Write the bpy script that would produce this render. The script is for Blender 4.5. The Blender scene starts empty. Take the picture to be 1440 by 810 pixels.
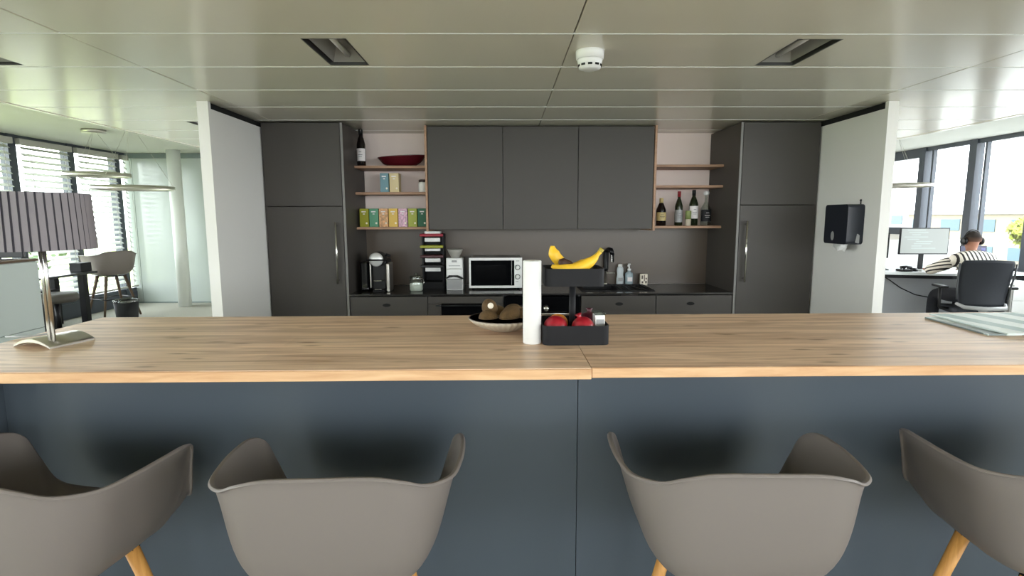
import bpy, bmesh, math, random
from mathutils import Vector, Matrix
random.seed(7)
SC = bpy.context.scene
COL = SC.collection
PI = math.pi
R = math.radians

# ------------------------------------------------------------------ materials
def lin(c):
    return tuple(((v/255)/12.92 if v/255 <= .04045 else ((v/255+.055)/1.055)**2.4) for v in c)

def mat(name, rgb, rough=.5, metal=0., spec=.5, bump=None, var=None, coat=0., alpha=None, emit=None):
    """rgb in sRGB 0-255; bump=(scale,strength); var=(scale,amount) noise colour variation"""
    m = bpy.data.materials.new(name); m.use_nodes = True
    nt = m.node_tree; b = nt.nodes['Principled BSDF']
    c = lin(rgb)
    b.inputs['Base Color'].default_value = (*c, 1)
    b.inputs['Roughness'].default_value = rough
    b.inputs['Metallic'].default_value = metal
    b.inputs['Specular IOR Level'].default_value = spec
    b.inputs['Coat Weight'].default_value = coat
    tc = nt.nodes.new('ShaderNodeTexCoord')
    if var:
        n = nt.nodes.new('ShaderNodeTexNoise'); n.inputs['Scale'].default_value = var[0]; n.inputs['Detail'].default_value = 4
        nt.links.new(tc.outputs['Object'], n.inputs['Vector'])
        r = nt.nodes.new('ShaderNodeValToRGB')
        a = var[1]
        r.color_ramp.elements[0].position = .3; r.color_ramp.elements[1].position = .7
        r.color_ramp.elements[0].color = (*[max(0, v*(1-a)) for v in c], 1)
        r.color_ramp.elements[1].color = (*[min(1, v*(1+a)) for v in c], 1)
        nt.links.new(n.outputs['Fac'], r.inputs['Fac']); nt.links.new(r.outputs['Color'], b.inputs['Base Color'])
    if bump:
        n = nt.nodes.new('ShaderNodeTexNoise'); n.inputs['Scale'].default_value = bump[0]; n.inputs['Detail'].default_value = 3
        nt.links.new(tc.outputs['Object'], n.inputs['Vector'])
        bp = nt.nodes.new('ShaderNodeBump'); bp.inputs['Strength'].default_value = bump[1]; bp.inputs['Distance'].default_value = .01
        nt.links.new(n.outputs['Fac'], bp.inputs['Height']); nt.links.new(bp.outputs['Normal'], b.inputs['Normal'])
    if emit:
        b.inputs['Emission Color'].default_value = (*lin(emit[0]), 1); b.inputs['Emission Strength'].default_value = emit[1]
    return m

def wood(name, dark, light, scale=(1.2, 14, 14), rough=.5, knots=True, planks=True):
    m = bpy.data.materials.new(name); m.use_nodes = True
    nt = m.node_tree; N = nt.nodes; L = nt.links; b = N['Principled BSDF']
    b.inputs['Roughness'].default_value = rough; b.inputs['Specular IOR Level'].default_value = .35
    tc = N.new('ShaderNodeTexCoord')
    mp = N.new('ShaderNodeMapping'); mp.inputs['Scale'].default_value = scale
    L.new(tc.outputs['Object'], mp.inputs['Vector'])
    n1 = N.new('ShaderNodeTexNoise'); n1.inputs['Scale'].default_value = 2.2; n1.inputs['Detail'].default_value = 9; n1.inputs['Roughness'].default_value = .62; n1.inputs['Distortion'].default_value = .7
    L.new(mp.outputs['Vector'], n1.inputs['Vector'])
    r1 = N.new('ShaderNodeValToRGB')
    r1.color_ramp.elements[0].position = .30; r1.color_ramp.elements[0].color = (*lin(dark), 1)
    r1.color_ramp.elements[1].position = .62; r1.color_ramp.elements[1].color = (*lin(light), 1)
    L.new(n1.outputs['Fac'], r1.inputs['Fac'])
    last = r1.outputs['Color']
    if planks:
        bt = N.new('ShaderNodeTexBrick'); bt.inputs['Scale'].default_value = 1.0
        bt.inputs['Brick Width'].default_value = .9; bt.inputs['Row Height'].default_value = .11
        bt.inputs['Mortar Size'].default_value = .0
        bt.inputs['Color1'].default_value = (.86, .86, .86, 1); bt.inputs['Color2'].default_value = (1, 1, 1, 1); bt.inputs['Mortar'].default_value = (.8, .8, .8, 1)
        L.new(tc.outputs['Object'], bt.inputs['Vector'])
        mx = N.new('ShaderNodeMixRGB'); mx.blend_type = 'MULTIPLY'; mx.inputs['Fac'].default_value = 1
        L.new(last, mx.inputs[1]); L.new(bt.outputs['Color'], mx.inputs[2]); last = mx.outputs['Color']
    if knots:
        mp2 = N.new('ShaderNodeMapping'); mp2.inputs['Scale'].default_value = (4, 13, 13)
        L.new(tc.outputs['Object'], mp2.inputs['Vector'])
        v = N.new('ShaderNodeTexVoronoi'); v.inputs['Scale'].default_value = 1.0
        L.new(mp2.outputs['Vector'], v.inputs['Vector'])
        r2 = N.new('ShaderNodeValToRGB'); r2.color_ramp.elements[0].position = .05; r2.color_ramp.elements[0].color = (.38, .30, .22, 1)
        r2.color_ramp.elements[1].position = .17; r2.color_ramp.elements[1].color = (1, 1, 1, 1)
        L.new(v.outputs['Distance'], r2.inputs['Fac'])
        mx = N.new('ShaderNodeMixRGB'); mx.blend_type = 'MULTIPLY'; mx.inputs['Fac'].default_value = .75
        L.new(last, mx.inputs[1]); L.new(r2.outputs['Color'], mx.inputs[2]); last = mx.outputs['Color']
    L.new(last, b.inputs['Base Color'])
    return m

def stripes(name, c1, c2, axis, freq, duty=.5, rough=.7):
    m = bpy.data.materials.new(name); m.use_nodes = True
    nt = m.node_tree; N = nt.nodes; L = nt.links; b = N['Principled BSDF']; b.inputs['Roughness'].default_value = rough
    tc = N.new('ShaderNodeTexCoord'); dp = N.new('ShaderNodeVectorMath'); dp.operation = 'DOT_PRODUCT'
    dp.inputs[1].default_value = axis; L.new(tc.outputs['Object'], dp.inputs[0])
    mu = N.new('ShaderNodeMath'); mu.operation = 'MULTIPLY'; mu.inputs[1].default_value = freq; L.new(dp.outputs['Value'], mu.inputs[0])
    fr = N.new('ShaderNodeMath'); fr.operation = 'FRACT'; L.new(mu.outputs[0], fr.inputs[0])
    gt = N.new('ShaderNodeMath'); gt.operation = 'GREATER_THAN'; gt.inputs[1].default_value = duty; L.new(fr.outputs[0], gt.inputs[0])
    mx = N.new('ShaderNodeMixRGB'); mx.inputs[1].default_value = (*lin(c1), 1); mx.inputs[2].default_value = (*lin(c2), 1)
    L.new(gt.outputs[0], mx.inputs['Fac']); L.new(mx.outputs['Color'], b.inputs['Base Color'])
    return m

def glass(name, tint=(255, 255, 255), refl=.06, rough=.0):
    m = bpy.data.materials.new(name); m.use_nodes = True
    nt = m.node_tree; N = nt.nodes; L = nt.links; N.remove(N['Principled BSDF'])
    out = N['Material Output']; t = N.new('ShaderNodeBsdfTransparent'); t.inputs['Color'].default_value = (*lin(tint), 1)
    g = N.new('ShaderNodeBsdfGlossy'); g.inputs['Roughness'].default_value = rough
    mx = N.new('ShaderNodeMixShader'); mx.inputs['Fac'].default_value = refl
    L.new(t.outputs[0], mx.inputs[1]); L.new(g.outputs[0], mx.inputs[2]); L.new(mx.outputs[0], out.inputs['Surface'])
    return m

M = dict(
    metal_ceiling=mat('metal_ceiling', (226, 221, 207), .19, 0, .5, var=(.6, .03)),
    plaster=mat('plaster', (210, 211, 203), .9),
    white_wall=mat('white_wall', (222, 220, 216), .8, bump=(60, .02)),
    niche_white=mat('niche_white', (248, 232, 224), .7),
    splash=mat('splash', (84, 72, 60), .35),
    carpet=mat('carpet', (158, 156, 145), .95, bump=(180, .4), var=(90, .2)),
    anthracite=mat('anthracite', (66, 62, 58), .5, spec=.4),
    anth_edge=mat('anth_edge', (120, 118, 115), .5),
    anth_dark=mat('anth_dark', (52, 52, 52), .5, spec=.4),
    bar_blue=mat('bar_blue', (70, 78, 86), .34, spec=.45),
    black_gap=mat('black_gap', (14, 14, 15), .9),
    worktop=mat('worktop', (44, 42, 40), .18, spec=.5),
    oak=wood('oak', (180, 142, 112), (244, 212, 182), scale=(.9, 13, 14), rough=.40),
    oak_edge=wood('oak_edge', (196, 150, 108), (224, 184, 142), rough=.5, knots=False, planks=False),
    shelf_wood=wood('shelf_wood', (150, 116, 92), (176, 140, 114), rough=.5, knots=False, planks=False),
    leg_wood=wood('leg_wood', (186, 128, 62), (212, 156, 84), scale=(30, 30, 3), rough=.45, knots=False, planks=False),
    chair_plastic=mat('chair_plastic', (116, 108, 103), .5, spec=.4),
    reflector=mat('reflector', (150, 148, 144), .35, .0, .6), rail_dark=mat('rail_dark', (62, 64, 68), .5),
    face_silver=mat('face_silver', (196, 196, 194), .3, .35),
    pad_brown=mat('pad_brown', (92, 66, 50), .6), pad_red=mat('pad_red', (110, 22, 30), .6),
    chrome=mat('chrome', (205, 203, 198), .18, 1.),
    steel=mat('steel', (190, 186, 178), .32, 1.),
    brushed=mat('brushed', (170, 162, 150), .38, 1.),
    black_plastic=mat('black_plastic', (15, 15, 17), .4, spec=.3),
    black_matte=mat('black_matte', (20, 20, 23), .6, spec=.3),
    black_glass=mat('black_glass', (8, 8, 9), .06, spec=.6),
    navy_black=mat('navy_black', (20, 25, 36), .4),
    grey_plastic=mat('grey_plastic', (150, 150, 150), .4),
    white_plastic=mat('white_plastic', (228, 228, 226), .4),
    paper=mat('paper', (222, 222, 220), .9, bump=(140, .06)),
    ceramic=mat('ceramic', (180, 170, 152), .45, bump=(30, .05)),
    bowl_in=mat('bowl_in', (58, 44, 40), .4),
    kiwi=mat('kiwi', (88, 66, 36), .9, bump=(160, .3), var=(30, .25)),
    sticker=mat('sticker', (236, 226, 208), .5),
    banana=mat('banana', (232, 184, 44), .5, var=(26, .12)),
    banana_dark=mat('banana_dark', (62, 34, 22), .6),
    banana_tip=mat('banana_tip', (168, 150, 60), .6),
    pomegranate=mat('pomegranate', (148, 22, 36), .3, var=(24, .25)),
    plum=mat('plum', (74, 18, 34), .35, var=(20, .2)),
    orange=mat('orange', (226, 138, 32), .5, bump=(160, .15)),
    tray=mat('tray', (24, 24, 27), .6, spec=.22),
    wine_glass=mat('wine_glass', (18, 12, 12), .08, spec=.6),
    label=mat('label', (232, 226, 226), .6),
    label_gold=mat('label_gold', (196, 176, 120), .5),
    burgundy=mat('burgundy', (88, 20, 30), .25, coat=.3),
    clear=glass('clear', (226, 232, 228), .14, .02),
    green_glass=mat('green_glass', (30, 38, 22), .08, spec=.6),
    red_foil=mat('red_foil', (140, 26, 36), .35),
    sugar=mat('sugar', (238, 236, 230), .8),
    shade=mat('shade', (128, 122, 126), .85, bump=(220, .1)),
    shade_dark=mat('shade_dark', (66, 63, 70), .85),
    window_frame=mat('window_frame', (58, 64, 74), .45),
    glass=glass('window_glass', (246, 250, 248), .05),
    blind=mat('blind', (206, 208, 206), .5, .0),
    blind_rail=mat('blind_rail', (168, 166, 158), .5),
    partition=mat('partition', (182, 190, 185), .16, spec=.5),
    partition_line=mat('partition_line', (120, 132, 130), .4),
    column=mat('column', (214, 218, 212), .7),
    cabinet_grey=mat('cabinet_grey', (160, 170, 168), .5),
    desk_dark=mat('desk_dark', (46, 47, 48), .3),
    desk_white=mat('desk_white', (226, 230, 232), .3),
    desk_panel=mat('desk_panel', (170, 172, 176), .5),
    office_black=mat('office_black', (17, 22, 31), .7, bump=(300, .15)),
    skin=mat('skin', (168, 116, 92), .6),
    hair=mat('hair', (50, 40, 35), .9, bump=(160, .3)),
    trousers=mat('trousers', (22, 24, 32), .85),
    shirt=stripes('shirt', (38, 32, 32), (226, 218, 206), (1, 0, 0), 20, .42),
    yoke=stripes('yoke', (38, 32, 32), (226, 218, 206), (.16, .35, .9), 26, .42),
    screen_light=mat('screen_light', (120, 124, 122), .4, emit=((214, 222, 218), .35)),
    screen_line=mat('screen_line', (176, 186, 184), .4, emit=((150, 164, 160), .25)),
    screen_dark=mat('screen_dark', (30, 26, 54), .3, emit=((44, 40, 92), .35)),
    led=mat('led', (236, 238, 236), .5),
    lawn=mat('lawn', (136, 146, 92), .95, var=(3, .2)),
    pavement=mat('pavement', (150, 150, 148), .9, var=(2, .06)),
    facade_cream=mat('facade_cream', (122, 114, 96), .9),
    facade_white=mat('facade_white', (138, 140, 144), .9),
    facade_teal=mat('facade_teal', (48, 74, 84), .4),
    foliage=mat('foliage', (118, 126, 44), .8, var=(4, .3)),
    foliage_dark=mat('foliage_dark', (58, 76, 44), .8, var=(4, .3)),
    bark=mat('bark', (86, 70, 56), .9),
)

# ------------------------------------------------------------------ mesh builder
class MB:
    def __init__(s): s.bm = bmesh.new(); s.mats = []
    def mi(s, m):
        if m is None: return 0
        if m not in s.mats: s.mats.append(m)
        return s.mats.index(m)
    def _fin(s, faces, m, smooth=False):
        i = s.mi(m)
        for f in faces:
            f.material_index = i; f.smooth = smooth
    def box(s, x0, x1, y0, y1, z0, z1, m=None, bev=0., rot=None, seg=2):
        r = bmesh.ops.create_cube(s.bm, size=1)
        vs = r['verts']
        bmesh.ops.scale(s.bm, verts=vs, vec=(x1-x0, y1-y0, z1-z0))
        if bev:
            es = list({e for v in vs for e in v.link_edges})
            g = bmesh.ops.bevel(s.bm, geom=es, offset=bev, segments=seg, profile=.5, affect='EDGES')
            vs = list({v for f in g['faces'] for v in f.verts})
            # include the untouched flat faces
            todo = set(vs); st = list(vs)
            while st:
                v = st.pop()
                for e in v.link_edges:
                    o = e.other_vert(v)
                    if o not in todo: todo.add(o); st.append(o)
            vs = list(todo)
        c = Vector(((x0+x1)/2, (y0+y1)/2, (z0+z1)/2))
        if rot is not None: bmesh.ops.transform(s.bm, matrix=rot, verts=vs)
        bmesh.ops.translate(s.bm, verts=vs, vec=c)
        s._fin({f for v in vs for f in v.link_faces}, m, False)
        return s
    def lathe(s, prof, c=(0, 0, 0), n=32, m=None, smooth=True, sx=1., sy=1., cap=True, fn=None, axis=None):
        """prof: list of (r,z); axis: rotation matrix"""
        rings = []
        for r, z in prof:
            ring = []
            for k in range(n):
                a = 2*PI*k/n
                rr = r*(fn(a, z) if fn else 1)
                p = Vector((rr*math.cos(a)*sx, rr*math.sin(a)*sy, z))
                if axis is not None: p = axis @ p
                ring.append(s.bm.verts.new(p+Vector(c)))
            rings.append(ring)
        fs = []
        for a, b in zip(rings, rings[1:]):
            for k in range(n):
                fs.append(s.bm.faces.new((a[k], a[(k+1) % n], b[(k+1) % n], b[k])))
        s._fin(fs, m, smooth)
        if cap:
            caps = []
            if prof[0][0] > 1e-5: caps.append(s.bm.faces.new(list(reversed(rings[0]))))
            if prof[-1][0] > 1e-5: caps.append(s.bm.faces.new(rings[-1]))
            s._fin(caps, m, False)
        return s
    def tube(s, pts, r, n=10, m=None, smooth=True, closed=False):
        pts = [Vector(p) for p in pts]; N = len(pts)
        rs = r if isinstance(r, (list, tuple)) else [r]*N
        up = None; rings = []
        for i in range(N):
            if closed: t = pts[(i+1) % N]-pts[i-1]
            else: t = pts[min(i+1, N-1)]-pts[max(i-1, 0)]
            t.normalize()
            if up is None:
                up = Vector((0, 0, 1)) if abs(t.z) < .9 else Vector((1, 0, 0))
            u = (up-t*up.dot(t)).normalized(); up = u; v = t.cross(u)
            rings.append([s.bm.verts.new(pts[i]+(u*math.cos(2*PI*k/n)+v*math.sin(2*PI*k/n))*rs[i]) for k in range(n)])
        fs = []
        rng = range(N) if closed else range(N-1)
        for i in rng:
            a, b = rings[i], rings[(i+1) % N]
            for k in range(n): fs.append(s.bm.faces.new((a[k], a[(k+1) % n], b[(k+1) % n], b[k])))
        s._fin(fs, m, smooth)
        if not closed:
            s._fin([s.bm.faces.new(list(reversed(rings[0]))), s.bm.faces.new(rings[-1])], m, False)
        return s
    def prism(s, poly, z0, z1, m=None, mx=None):
        """poly: xy list, extruded in z; mx optional matrix"""
        a = [s.bm.verts.new((x, y, z0)) for x, y in poly]; b = [s.bm.verts.new((x, y, z1)) for x, y in poly]
        fs = [s.bm.faces.new(list(reversed(a))), s.bm.faces.new(b)]
        n = len(poly)
        for k in range(n): fs.append(s.bm.faces.new((a[k], a[(k+1) % n], b[(k+1) % n], b[k])))
        if mx is not None: bmesh.ops.transform(s.bm, matrix=mx, verts=a+b)
        s._fin(fs, m); return s
    def ball(s, c, r, m=None, sc=(1, 1, 1), u=20, v=14, rot=None):
        g = bmesh.ops.create_uvsphere(s.bm, u_segments=u, v_segments=v, radius=r)
        vs = g['verts']; bmesh.ops.scale(s.bm, verts=vs, vec=sc)
        if rot is not None: bmesh.ops.transform(s.bm, matrix=rot, verts=vs)
        bmesh.ops.translate(s.bm, verts=vs, vec=c)
        s._fin({f for w in vs for f in w.link_faces}, m, True); return s
    def build(s, name, m=None, parent=None, loc=None, label=None, fix=True, local=False):
        """loc: origin for a top-level mesh (mesh coordinates are world)"""
        if fix: bmesh.ops.recalc_face_normals(s.bm, faces=s.bm.faces[:])
        me = bpy.data.meshes.new(name)
        off = Vector((0, 0, 0))
        if parent is not None and parent.get('_w') is not None and not local: off = Vector(parent['_w'])
        if loc is not None: off = Vector(loc)
        if off.length: bmesh.ops.translate(s.bm, verts=s.bm.verts[:], vec=-off)
        s.bm.to_mesh(me); s.bm.free()
        for k in (s.mats or [m]): me.materials.append(k if k else m)
        if s.mats and m and None in s.mats: pass
        o = bpy.data.objects.new(name, me); COL.objects.link(o)
        if loc is not None: o.location = loc
        if parent is not None:
            o.parent = parent
            if parent.get('_w') is not None and not local: o['_w'] = parent['_w']
        if label: o['label'] = label
        return o

def tag(o, label, cat, group=None):
    o['label'] = label; o['category'] = cat
    if group: o['group'] = group
    return o
def thing(name, label, cat, loc=(0, 0, 0), rz=0., group=None, world=True):
    o = bpy.data.objects.new(name, None); COL.objects.link(o); o.location = loc; o.rotation_euler = (0, 0, rz)
    o.empty_display_size = .05
    if world: o['_w'] = list(loc)
    return tag(o, label, cat, group)
def struct(name, mb, m=None, parent=None):
    o = mb.build(name, m, parent)
    if parent is None: o['kind'] = 'structure'
    return o
def copy_tree(o, parent=None):
    c = o.copy(); COL.objects.link(c)
    if parent is not None: c.parent = parent
    for ch in [k for k in bpy.data.objects if k.parent == o]: copy_tree(ch, c)
    return c
def mbox(*a, **k): return MB().box(*a, **k)

# ------------------------------------------------------------------ camera
F, PITCH, YAW, ROLL = 767.5729, .1294, .0139, -.0033
H = 1.48
cy, sy = math.cos(YAW), math.sin(YAW); cp, sp = math.cos(PITCH), math.sin(PITCH)
fwd = Vector((sy*cp, cy*cp, -sp)); right = Vector((cy, -sy, 0)); up = right.cross(fwd)
r2 = right*math.cos(ROLL)+up*math.sin(ROLL); u2 = -right*math.sin(ROLL)+up*math.cos(ROLL)
cam = bpy.data.cameras.new('camera'); co = bpy.data.objects.new('camera', cam); COL.objects.link(co)
mw = Matrix.Identity(4)
for i in range(3):
    mw[i][0] = r2[i]; mw[i][1] = u2[i]; mw[i][2] = -fwd[i]
mw[2][3] = H
co.matrix_world = mw
cam.sensor_width = 36; cam.lens = F/1440*36; cam.clip_start = .05; cam.clip_end = 500
SC.camera = co

# ------------------------------------------------------------------ constants
CEIL, HIGH = 2.18, 2.58
XL, XR, YB, YF = -6.5, 6.9, -3.6, 9.6       # facades, wall behind, far wall
D = 4.126
KT = .9

# ------------------------------------------------------------------ setting
struct('floor', mbox(XL-.3, XR+.3, YB-.3, 11.3, -.1, 0), M['carpet'])
struct('ceiling_plaster', mbox(XL-.3, XR+.3, YB-.3, 11.3, HIGH, HIGH+.2), M['plaster'])

# metal panel ceiling with seams and lamp openings
S0, SP = 2.2115, .4702
ysm = [S0+SP*k for k in range(-12, 17)]
xsm = [-3.02, -1.685, .2735, 2.2215, 3.61]
holes = [(-.80, -.62, 2.27, 2.655), (1.175, 1.36, 2.27, 2.655), (-2.38, -2.20, 2.27, 2.655), (-2.33, -2.15, 4.15, 4.535)]
mb = MB(); g = .0022
for x0, x1 in zip(xsm, xsm[1:]):
    for y0, y1 in zip(ysm, ysm[1:]):
        a0, a1, b0, b1 = x0+g, x1-g, y0+g, y1-g
        hs = sorted(h for h in holes if h[0] > x0 and h[1] < x1 and h[2] > y0 and h[3] < y1)
        if not hs:
            mb.box(a0, a1, b0, b1, CEIL, CEIL+.02, bev=.003, seg=1)
        else:
            h = hs[0]
            mb.box(a0, h[0], b0, b1, CEIL, CEIL+.02); mb.box(h[1], a1, b0, b1, CEIL, CEIL+.02)
            mb.box(h[0], h[1], b0, h[2], CEIL, CEIL+.02); mb.box(h[0], h[1], h[3], b1, CEIL, CEIL+.02)
struct('ceiling', mb, M['metal_ceiling'])
mb = MB()
mb.box(-3.05, -3.022, ysm[0], ysm[-1], CEIL-.004, CEIL+.09); mb.box(3.612, 3.64, ysm[0], ysm[-1], CEIL-.004, CEIL+.09)
struct('trim_1', mb, M['metal_ceiling'])
mb = MB()
for y in ysm[1:-1]: mb.box(-3.02, 3.61, y-g-.001, y+g+.001, CEIL-.0016, CEIL+.004)
struct('seam_highlight', mb, M['white_plastic'])  # white strips paint a highlight along the cross seams
mb = MB()
for a, b, c, d in ((-3.02, 3.61, ysm[0], 2.25), (-3.02, 3.61, 2.68, 4.14), (-3.02, 3.61, 4.56, ysm[-1])):
    mb.box(a, b, c, d, CEIL+.024, CEIL+.03)
xx = [-3.02, -2.40, -2.18, -.82, -.60, 1.155, 1.38, 3.61]
for a, b in ((xx[0], xx[1]), (xx[2], xx[3]), (xx[4], xx[5]), (xx[6], xx[7])): mb.box(a, b, 2.25, 2.68, CEIL+.024, CEIL+.03)
for a, b in ((-3.02, -2.35), (-2.13, 3.61)): mb.box(a, b, 4.14, 4.56, CEIL+.024, CEIL+.03)
struct('ceiling_backing', mb, M['black_gap'])

# kitchen core walls
YL = 3.4316
mb = MB()
mb.box(-1.85, -1.7826, YL, YL+.03, 0, CEIL-.001); mb.box(-1.85, -1.7826, YL+.03, 6.5, 0, 2.138)
wl = struct('wall_left', mb, M['white_wall'])
mb = mbox(-1.84, -1.80, YL+.03, 6.5, 2.138, CEIL-.001); struct('shadow_gap_left', mb, M['black_gap'])  # black strip paints the shade into the gap above the wall
mb = MB()
mb.box(2.3632, 2.4286, YL, YL+.03, 0, CEIL-.001); mb.box(2.3632, 2.4286, YL+.03, 6.5, 0, 2.138)
struct('wall_right', mb, M['white_wall'])
mb = mbox(2.378, 2.418, YL+.03, 6.5, 2.138, CEIL-.001); struct('shadow_gap_right', mb, M['black_gap'])  # same painted shade in the gap over the right wall
struct('wall_back', mbox(-1.78, 2.36, 4.726, 4.85, 0, CEIL-.001), M['niche_white'])
struct('wall_core', mbox(-1.78, 2.36, 6.4, 6.5, 0, CEIL-.001), M['white_wall'])

# ------------------------------------------------------------------ facades
wn = [0]
def window(name_i, p0, p1, zb, zt, fw=.06, dep=.12, thin=None, topband=None, mull=.12):
    """window bay between two plan points, frame plus pane; the mullion stands at p0"""
    wn[0] += 1
    p0 = Vector((*p0, 0)); p1 = Vector((*p1, 0)); d = (p1-p0); L = d.length; ang = math.atan2(d.y, d.x)
    mx = Matrix.Translation(p0) @ Matrix.Rotation(ang, 4, 'Z')
    f = MB()
    f.box(-mull/2, mull/2, -dep/2, dep/2, 0, HIGH-.002)
    f.box(mull/2, L-mull/2, -.04, .04, zt-fw, zt); f.box(mull/2, L-mull/2, -.04, .04, zb, zb+fw)
    if thin: f.box(thin-.018, thin+.018, -.03, .03, zb+fw, zt-fw)
    if topband:
        f.box(mull/2, L-mull/2, -.05, .05, zt-fw-topband, zt-fw); f.box(mull/2, mull/2+.09, -.05, .05, zb+fw, zt-fw-topband)
        f.box(mull/2+.1, L-mull/2, -.05, .05, zb+fw, zb+fw+.06)
    bmesh.ops.transform(f.bm, matrix=mx, verts=f.bm.verts[:])
    o = f.build(f'window_{wn[0]}', M['window_frame']); o['kind'] = 'structure'
    p = mbox(mull/2, L-mull/2, .0, .006, zb+fw, zt-fw); bmesh.ops.transform(p.bm, matrix=mx, verts=p.bm.verts[:])
    p.build('pane', M['glass'], o)
    return o
def portal(loc, rot, sx, sy):
    l = bpy.data.lights.new('window_portal', 'AREA'); l.shape = 'RECTANGLE'; l.size = sx; l.size_y = sy
    l.cycles.is_portal = True
    o = bpy.data.objects.new('window_portal', l); COL.objects.link(o); o.location = loc; o.rotation_euler = rot
    return o
# left facade (mullions at Y = 7.40, 8.37, 9.38 ...)
LM = [9.38-.98*k for k in range(0, 14)]
bays = []
for k, y in enumerate(LM):
    y1 = (LM[k-1] if k else YF+.6)
    window(0, (XL, y), (XL, y1), .22, HIGH-.002)
    bays.append((y, y1))
mb = mbox(XL-.12, XL+.05, YB, 10.0, 0, .22); struct('wall_left_sill', mb, M['window_frame'])
# right facade (mullions at Y = 9.03, 8.05, 7.1 ...)
RM = [9.03-.975*k for k in range(0, 13)]
for k, y in enumerate(RM):
    y1 = (RM[k-1] if k else 10.0)
    window(0, (XR, y1), (XR, y), .72 if k else 1.16, HIGH-.002, thin=.19 if k else .12, topband=.09 if k == 0 else None, mull=.13)
window(0, (XR, 10.98), (XR, 10.0), 1.16, HIGH-.002, topband=.09)
struct('wall_right_sill', mbox(XR-.03, XR+.12, YB, RM[0]-.066, 0, .72).box(XR-.03, XR+.12, RM[0]-.066, 11.0, 0, 1.16), M['white_wall'])
# unseen wall behind the viewer, bays glazed or walled to balance the light
bx = [XL+1.117*k for k in range(13)]
for k_, (a, b) in enumerate(zip(bx, bx[1:])):
    if k_ % 2 or k_ > 5: window(0, (a, YB), (b, YB), 1.0, HIGH-.05)
    else: struct(f'wall_front_{k_}', mbox(a+.061, b-.061, YB-.06, YB+.06, 1.0, HIGH), M['white_wall'])
struct('wall_front_sill', mbox(XL, XR, YB-.1, YB+.06, 0, 1.0), M['white_wall'])
struct('wall_far_right', mbox(2.43, XR+.2, 11.0, 11.15, 0, HIGH), M['white_wall'])

# far partition on the left, with glossy panels
mb = MB()
for a, b in ((-6.48, -6.36), (-6.35, -5.08), (-5.07, -4.2), (-4.19, -3.0), (-2.99, -1.8)):
    mb.box(a, b, YF, YF+.06, .02, HIGH-.09)
struct('wall_far', mb, M['partition'])
mb = MB()
mb.box(-6.5, -1.8, YF-.01, YF+.07, HIGH-.085, HIGH-.005); mb.box(-6.5, -1.8, YF+.01, YF+.09, 0, HIGH-.09); mb.box(-6.5, -1.8, YF-.012, YF+.0, 0, .02)
struct('trim_4', mb, M['partition_line'])
mb = MB().lathe([(.1, 0), (.1, HIGH-.002)], (-5.4, 9.2, 0), 28)
struct('column_1', mb, M['column'])

# ------------------------------------------------------------------ blinds (left facade)
def blind(y0, y1, label, first=False):
    t = thing('venetian_blind', label, 'blind', (XL+.09, (y0+y1)/2, .3), group='venetian blinds along the left windows')
    mbx = mbox(XL+.055, XL+.125, y0+.05, y1-.05, HIGH-.13, HIGH-.05, bev=.006)
    mbx.build('head_rail', M['blind_rail'], t)
    s = MB(); z = HIGH-.17
    while z > .36:
        s.box(XL+.055, XL+.125, y0+.085, y1-.10, z-.0015, z+.0015, rot=Matrix.Rotation(R(36), 4, 'Y'))
        z -= .083
    s.build('slats', M['blind'], t)
    mbox(XL+.075, XL+.105, y0+.05, y1-.05, .30, .33, bev=.004).build('bottom_rail', M['blind_rail'], t)
    c = MB()
    for yy in (y0+.2, y1-.2): c.tube([(XL+.13, yy, HIGH-.14), (XL+.13, yy, .32)], .003, 6)
    c.build('ladder_cord', M['blind_rail'], t)
    return t
BL = {0: 'short venetian blind in the corner window beside the far glossy partition', 1: 'venetian blind behind the stool, beside the corner mullion',
      2: 'venetian blind second from the corner, behind the pendant canopy', 3: 'venetian blind behind the lampshade at the picture edge'}
for k in range(0, 4):
    y0, y1 = bays[k]
    if k == 0: y1 = YF+.02
    blind(y0, y1, BL[k])

# ------------------------------------------------------------------ kitchen
def tall_cabinet(x0, x1, side, label):
    t = thing('tall_cabinet', label, 'cabinet', ((x0+x1)/2, D+.3, 0), group='tall kitchen cabinets')
    c = MB(); y1 = 4.72; top = 2.168
    p = .0186
    # side panel facing the niche runs flush with the doors
    if side > 0: c.box(x1-p, x1, D, y1, 0, top); c.box(x0, x0+p, D+.021, y1, 0, top)
    else: c.box(x0, x0+p, D, y1, 0, top); c.box(x1-p, x1, D+.021, y1, 0, top)
    c.box(x0+p, x1-p, D+.021, y1, top-.02, top); c.box(x0+p, x1-p, D+.021, y1, .1, .12); c.box(x0+p, x1-p, y1-.01, y1, .12, top-.02)
    c.box(x0+p, x1-p, D+.06, D+.08, 0, .1)
    c.build('carcass', M['anthracite'], t)
    e = MB()
    xe = (x1-p, x1) if side > 0 else (x0, x0+p)
    e.box(xe[0]+.001, xe[1]-.0005, D-.002, D, 0, top); e.build('edge_strip', M['anth_edge'], t)
    dx0, dx1 = (x0+.012, x1-p-.004) if side > 0 else (x0+p+.004, x1-.012)
    u = mbox(dx0, dx1, D, D+.02, 1.565, top-.002, bev=.0015, seg=1); u.build('upper_door', M['anthracite'], t)
    l = mbox(dx0, dx1, D, D+.02, .12, 1.561, bev=.0015, seg=1); lo = l.build('lower_door', M['anthracite'], t)
    hx = dx1-.048 if side > 0 else dx0+.045
    h = MB().tube([(hx, D-.036, .985), (hx, D-.036, 1.445)], .0085, 14)
    for z in (1.01, 1.42): h.tube([(hx, D-.036, z), (hx, D+.0, z)], .006, 10)
    h.build('bar_handle', M['chrome'], lo)
    return t
tall_cabinet(-1.7815, -1.1804, 1, 'tall anthracite cabinet left of the tea shelves, beside the pale wall')
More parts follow.
